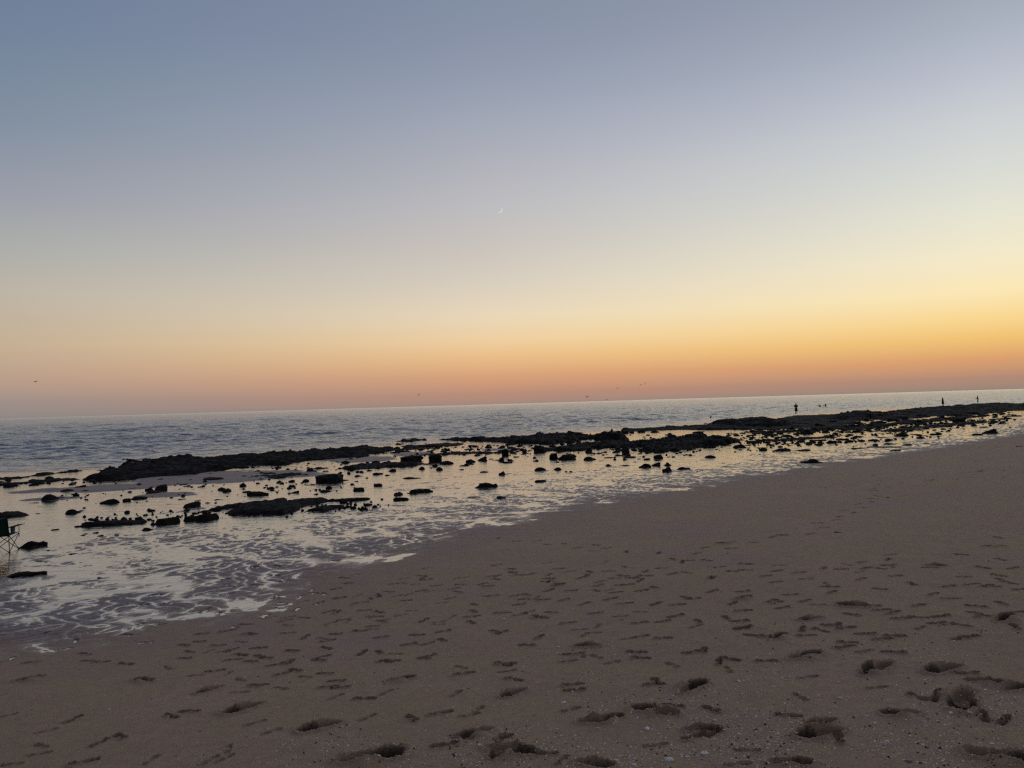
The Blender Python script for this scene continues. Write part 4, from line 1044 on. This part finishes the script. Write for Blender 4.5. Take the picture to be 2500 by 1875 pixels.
x_, y_ = onplane(2302, 988.2, .12)
wm = empty('person', (x_, y_, .12), -math.atan2(x_, y_) - R(75))
tag(wm, "person in an ankle-length dark dress standing on the far reef, seen from the side", "person")
J, B = figure(((-.24, .03, 1.12), (-.2, .13, .92)), ((.24, .03, 1.12), (.2, .13, .92)), h=1.66)
skin_body('body', J, B, M_SKIN, wm); hair(wm, 1.66 / 1.75, True)
loft('dress', [((0, .0, .10), .25, .24), ((0, .0, .45), .24, .22), ((0, 0, .85), .22, .2), ((0, 0, 1.02), .20, .17), ((0, 0, 1.22), .215, .16), ((0, 0, 1.38), .16, .11)], M_BLACKC, wm)

x_, y_ = onplane(2387.5, 984.0, .22)
sl = empty('person', (x_, y_, .22), -math.atan2(x_, y_) + R(80))
tag(sl, "slim dark figure on the rightmost reef with one arm stretched out to the left", "person")
J, B = figure(((-.17, .22, 1.1), (-.16, .48, 1.02)), ((.18, .16, 1.12), (.16, .40, 1.0)), h=1.7)
skin_body('body', J, B, M_SKIN, sl); hair(sl, 1.7 / 1.75)
loft('trousers', [((0, 0, .1), .12, .10), ((0, 0, .5), .15, .12), ((0, 0, .8), .17, .13), ((0, 0, .98), .16, .12)], M_BLACKC, sl)
loft('shirt', [((0, 0, .92), .165, .13), ((0, 0, 1.1), .16, .125), ((0, 0, 1.28), .19, .13), ((0, 0, 1.38), .17, .11)], M_BLACKC, sl)

for (px, py, lb, arms, yaw) in ((2001.5, 993.6, "left bather, only head and shoulders above the sea, beside another", (((-.3, .08, 1.2), (-.3, .2, .98)), ((.3, .08, 1.2), (.3, .2, .98))), 20),
                                (2015.5, 993.0, "right bather, higher out of the sea, one arm reaching left", (((-.36, .02, 1.36), (-.56, .05, 1.14)), ((.28, .08, 1.18), (.26, .2, .96))), -10)):
    x_, y_ = onplane(px, py, .0)
    zz = -1.05 if px < 2010 else -.88
    p_ = empty('person', (x_, y_, zz), -math.atan2(x_, y_) + R(yaw))
    tag(p_, lb, "person", "bathers in the sea off the reef")
    J, B = figure(*arms); skin_body('body', J, B, M_SKIN, p_); hair(p_)

# ------------------------------------------------------------------ sea birds
M_BIRD = plain("brown_feathers", (.035, .022, .016), .7, .2, .3, 8)
def bird(name, label, lt, lm, c_, rm, rt, dist, group="sea birds flying over the water"):
    """wing outline through five photo pixels (tip, wrist, body, wrist, tip)"""
    o_ = Vector((0, 0, EYE))
    def P3(p, dd=0): return o_ + ray(*p) * (dist + dd)
    C0 = P3(c_); root = empty('sea_bird', C0); tag(root, label, "bird", group)
    fwd = (Vector(ray(*c_)).normalized() * .85 + Vector((.2, 0, .30))).normalized()
    def wing(m, t):
        pts = [Vector((0, 0, 0)), P3(m) - C0, P3(t, 1.2) - C0]
        ch_ = [.26, .24, .05]; V_, F_ = [], []
        for i, p in enumerate(pts):
            back = fwd * ch_[i]
            for a, th_ in ((0, 0), (.3, .028), (1, .0), (.3, -.012)):
                V_.append(p + back * (a - .4) + Vector((0, 0, th_ * (1.6 - .5 * i))))
        for i in range(2):
            for q in range(4): F_.append((i * 4 + q, i * 4 + (q + 1) % 4, (i + 1) * 4 + (q + 1) % 4, (i + 1) * 4 + q))
        F_.append((0, 3, 2, 1)); F_.append((8, 9, 10, 11))
        return build('wing', [(V_, F_)], M_BIRD, root)
    wing(lm, lt); wing(rm, rt)
    f_ = fwd.normalized()
    bd = build('body', [tube([-f_ * .28, -f_ * .16, f_ * 0, f_ * .16, f_ * .25, f_ * .31], [.02, .06, .085, .06, .045, .03], 10)], M_BIRD, root)
    build('tail', [tube([-f_ * .45, -f_ * .25], [.06, .03], 6)], M_BIRD, root)
    build('beak', [tube([f_ * .30, f_ * .38], [.018, .006], 6)], M_BIRD, root)
bird('b', "sea bird gliding alone at the far left, wings nearly level", (80.5, 929.6), (83.5, 931.3), (87.3, 931.6), (90.8, 930.3), (94, 929.2), 165)
bird('b', "sea bird flying alone left of the middle, wings bent upward at right", (1019, 964.8), (1020.5, 963.3), (1022.5, 963.8), (1023.6, 961.4), (1025.8, 960.9), 190)
bird('b', "gull with both wings raised in a V low over the horizon", (1428.0, 966.6), (1431, 967.8), (1434.4, 968.9), (1437.2, 967.4), (1440.3, 966.6), 180)
bird('b', "tiny bird skimming flat just above the horizon line", (1478.4, 975.5), (1480, 975.1), (1481.4, 975.4), (1483, 975.1), (1484.6, 975.6), 330)
bird('b', "small banking bird below and left of the flying pair", (1504.8, 951.0), (1506.4, 948.6), (1508.4, 947.5), (1509.6, 946.8), (1510.8, 945.8), 240)
bird('b', "left bird of the banking pair, upper right of the flock", (1560.2, 942.6), (1562.4, 940.8), (1564.4, 939.3), (1566.6, 937.8), (1568.2, 936.7), 215)
bird('b', "right and highest bird of the banking pair", (1572.3, 939.3), (1573.4, 937.4), (1574.8, 936.0), (1576.6, 934.4), (1578.2, 933.2), 215)

# a bird resting on the tip of the lumpy ledge
x_, y_ = onplane(1735.5, 1021.6, .12)
pb = empty('perched_bird', (x_, y_, .10), R(200)); tag(pb, "dark bird perched upright at the left tip of the lumpy ledge", "bird")
build('body', [tube([(0, -.22, .10), (0, -.1, .16), (0, .02, .24), (0, .08, .33)], [.03, .10, .10, .05], 10)], M_BIRD, pb)
build('head', [tube([(0, .08, .32), (0, .09, .40), (0, .10, .46)], [.045, .05, .02], 10)], M_BIRD, pb)
build('beak', [tube([(0, .12, .41), (0, .22, .39)], [.016, .005], 6)], M_BIRD, pb)
for s in (-1, 1): build('leg', [tube([(s * .03, 0, -.05), (s * .03, 0, .18)], .01, 6)], M_BIRD, pb)

# ------------------------------------------------------------------ the moon: the sunlit limb of a distant globe
mm = bpy.data.materials.new("moonlight"); mm.use_nodes = True
tt = mm.node_tree; b0 = tt.nodes['Principled BSDF']
b0.inputs['Base Color'].default_value = (.3, .3, .3, 1); b0.inputs['Emission Color'].default_value = (1, .94, .93, 1); b0.inputs['Emission Strength'].default_value = .84
Dm = 12000.0
mc = Vector((0, 0, EYE)) + ray(1218.5, 512.3) * Dm
Rm = 7.4 / FPX * Dm
vx = ray(1218.5, 512.3).normalized()
ang = R(-32)
ex = (CR * math.cos(ang) + CU * math.sin(ang)); ex = (ex - vx * ex.dot(vx)).normalized(); ey = vx.cross(ex).normalized()
V_, F_ = [], []; n1, n2 = 28, 5
for i in range(n1 + 1):
    la = math.pi * (i / n1 - .5) * .82
    for j in range(n2 + 1):
        lo = R(-26 + 34 * j / n2) # longitude across the lit limb
        for rr in (1.0, .93):
            V_.append((ex * math.cos(la) * math.cos(lo) + ey * math.sin(la) + vx * math.cos(la) * math.sin(lo)) * Rm * rr)
def vi(i, j, s): return (i * (n2 + 1) + j) * 2 + s
for i in range(n1):
    for j in range(n2):
        F_.append((vi(i, j, 0), vi(i + 1, j, 0), vi(i + 1, j + 1, 0), vi(i, j + 1, 0)))
        F_.append((vi(i, j, 1), vi(i, j + 1, 1), vi(i + 1, j + 1, 1), vi(i + 1, j, 1)))
    F_.append((vi(i, 0, 0), vi(i, 0, 1), vi(i + 1, 0, 1), vi(i + 1, 0, 0))); F_.append((vi(i, n2, 0), vi(i + 1, n2, 0), vi(i + 1, n2, 1), vi(i, n2, 1)))
moon = build('crescent_moon', [(V_, F_)], mm)
moon.location = mc
tag(moon, "thin white crescent moon high in the dusk sky", "moon")
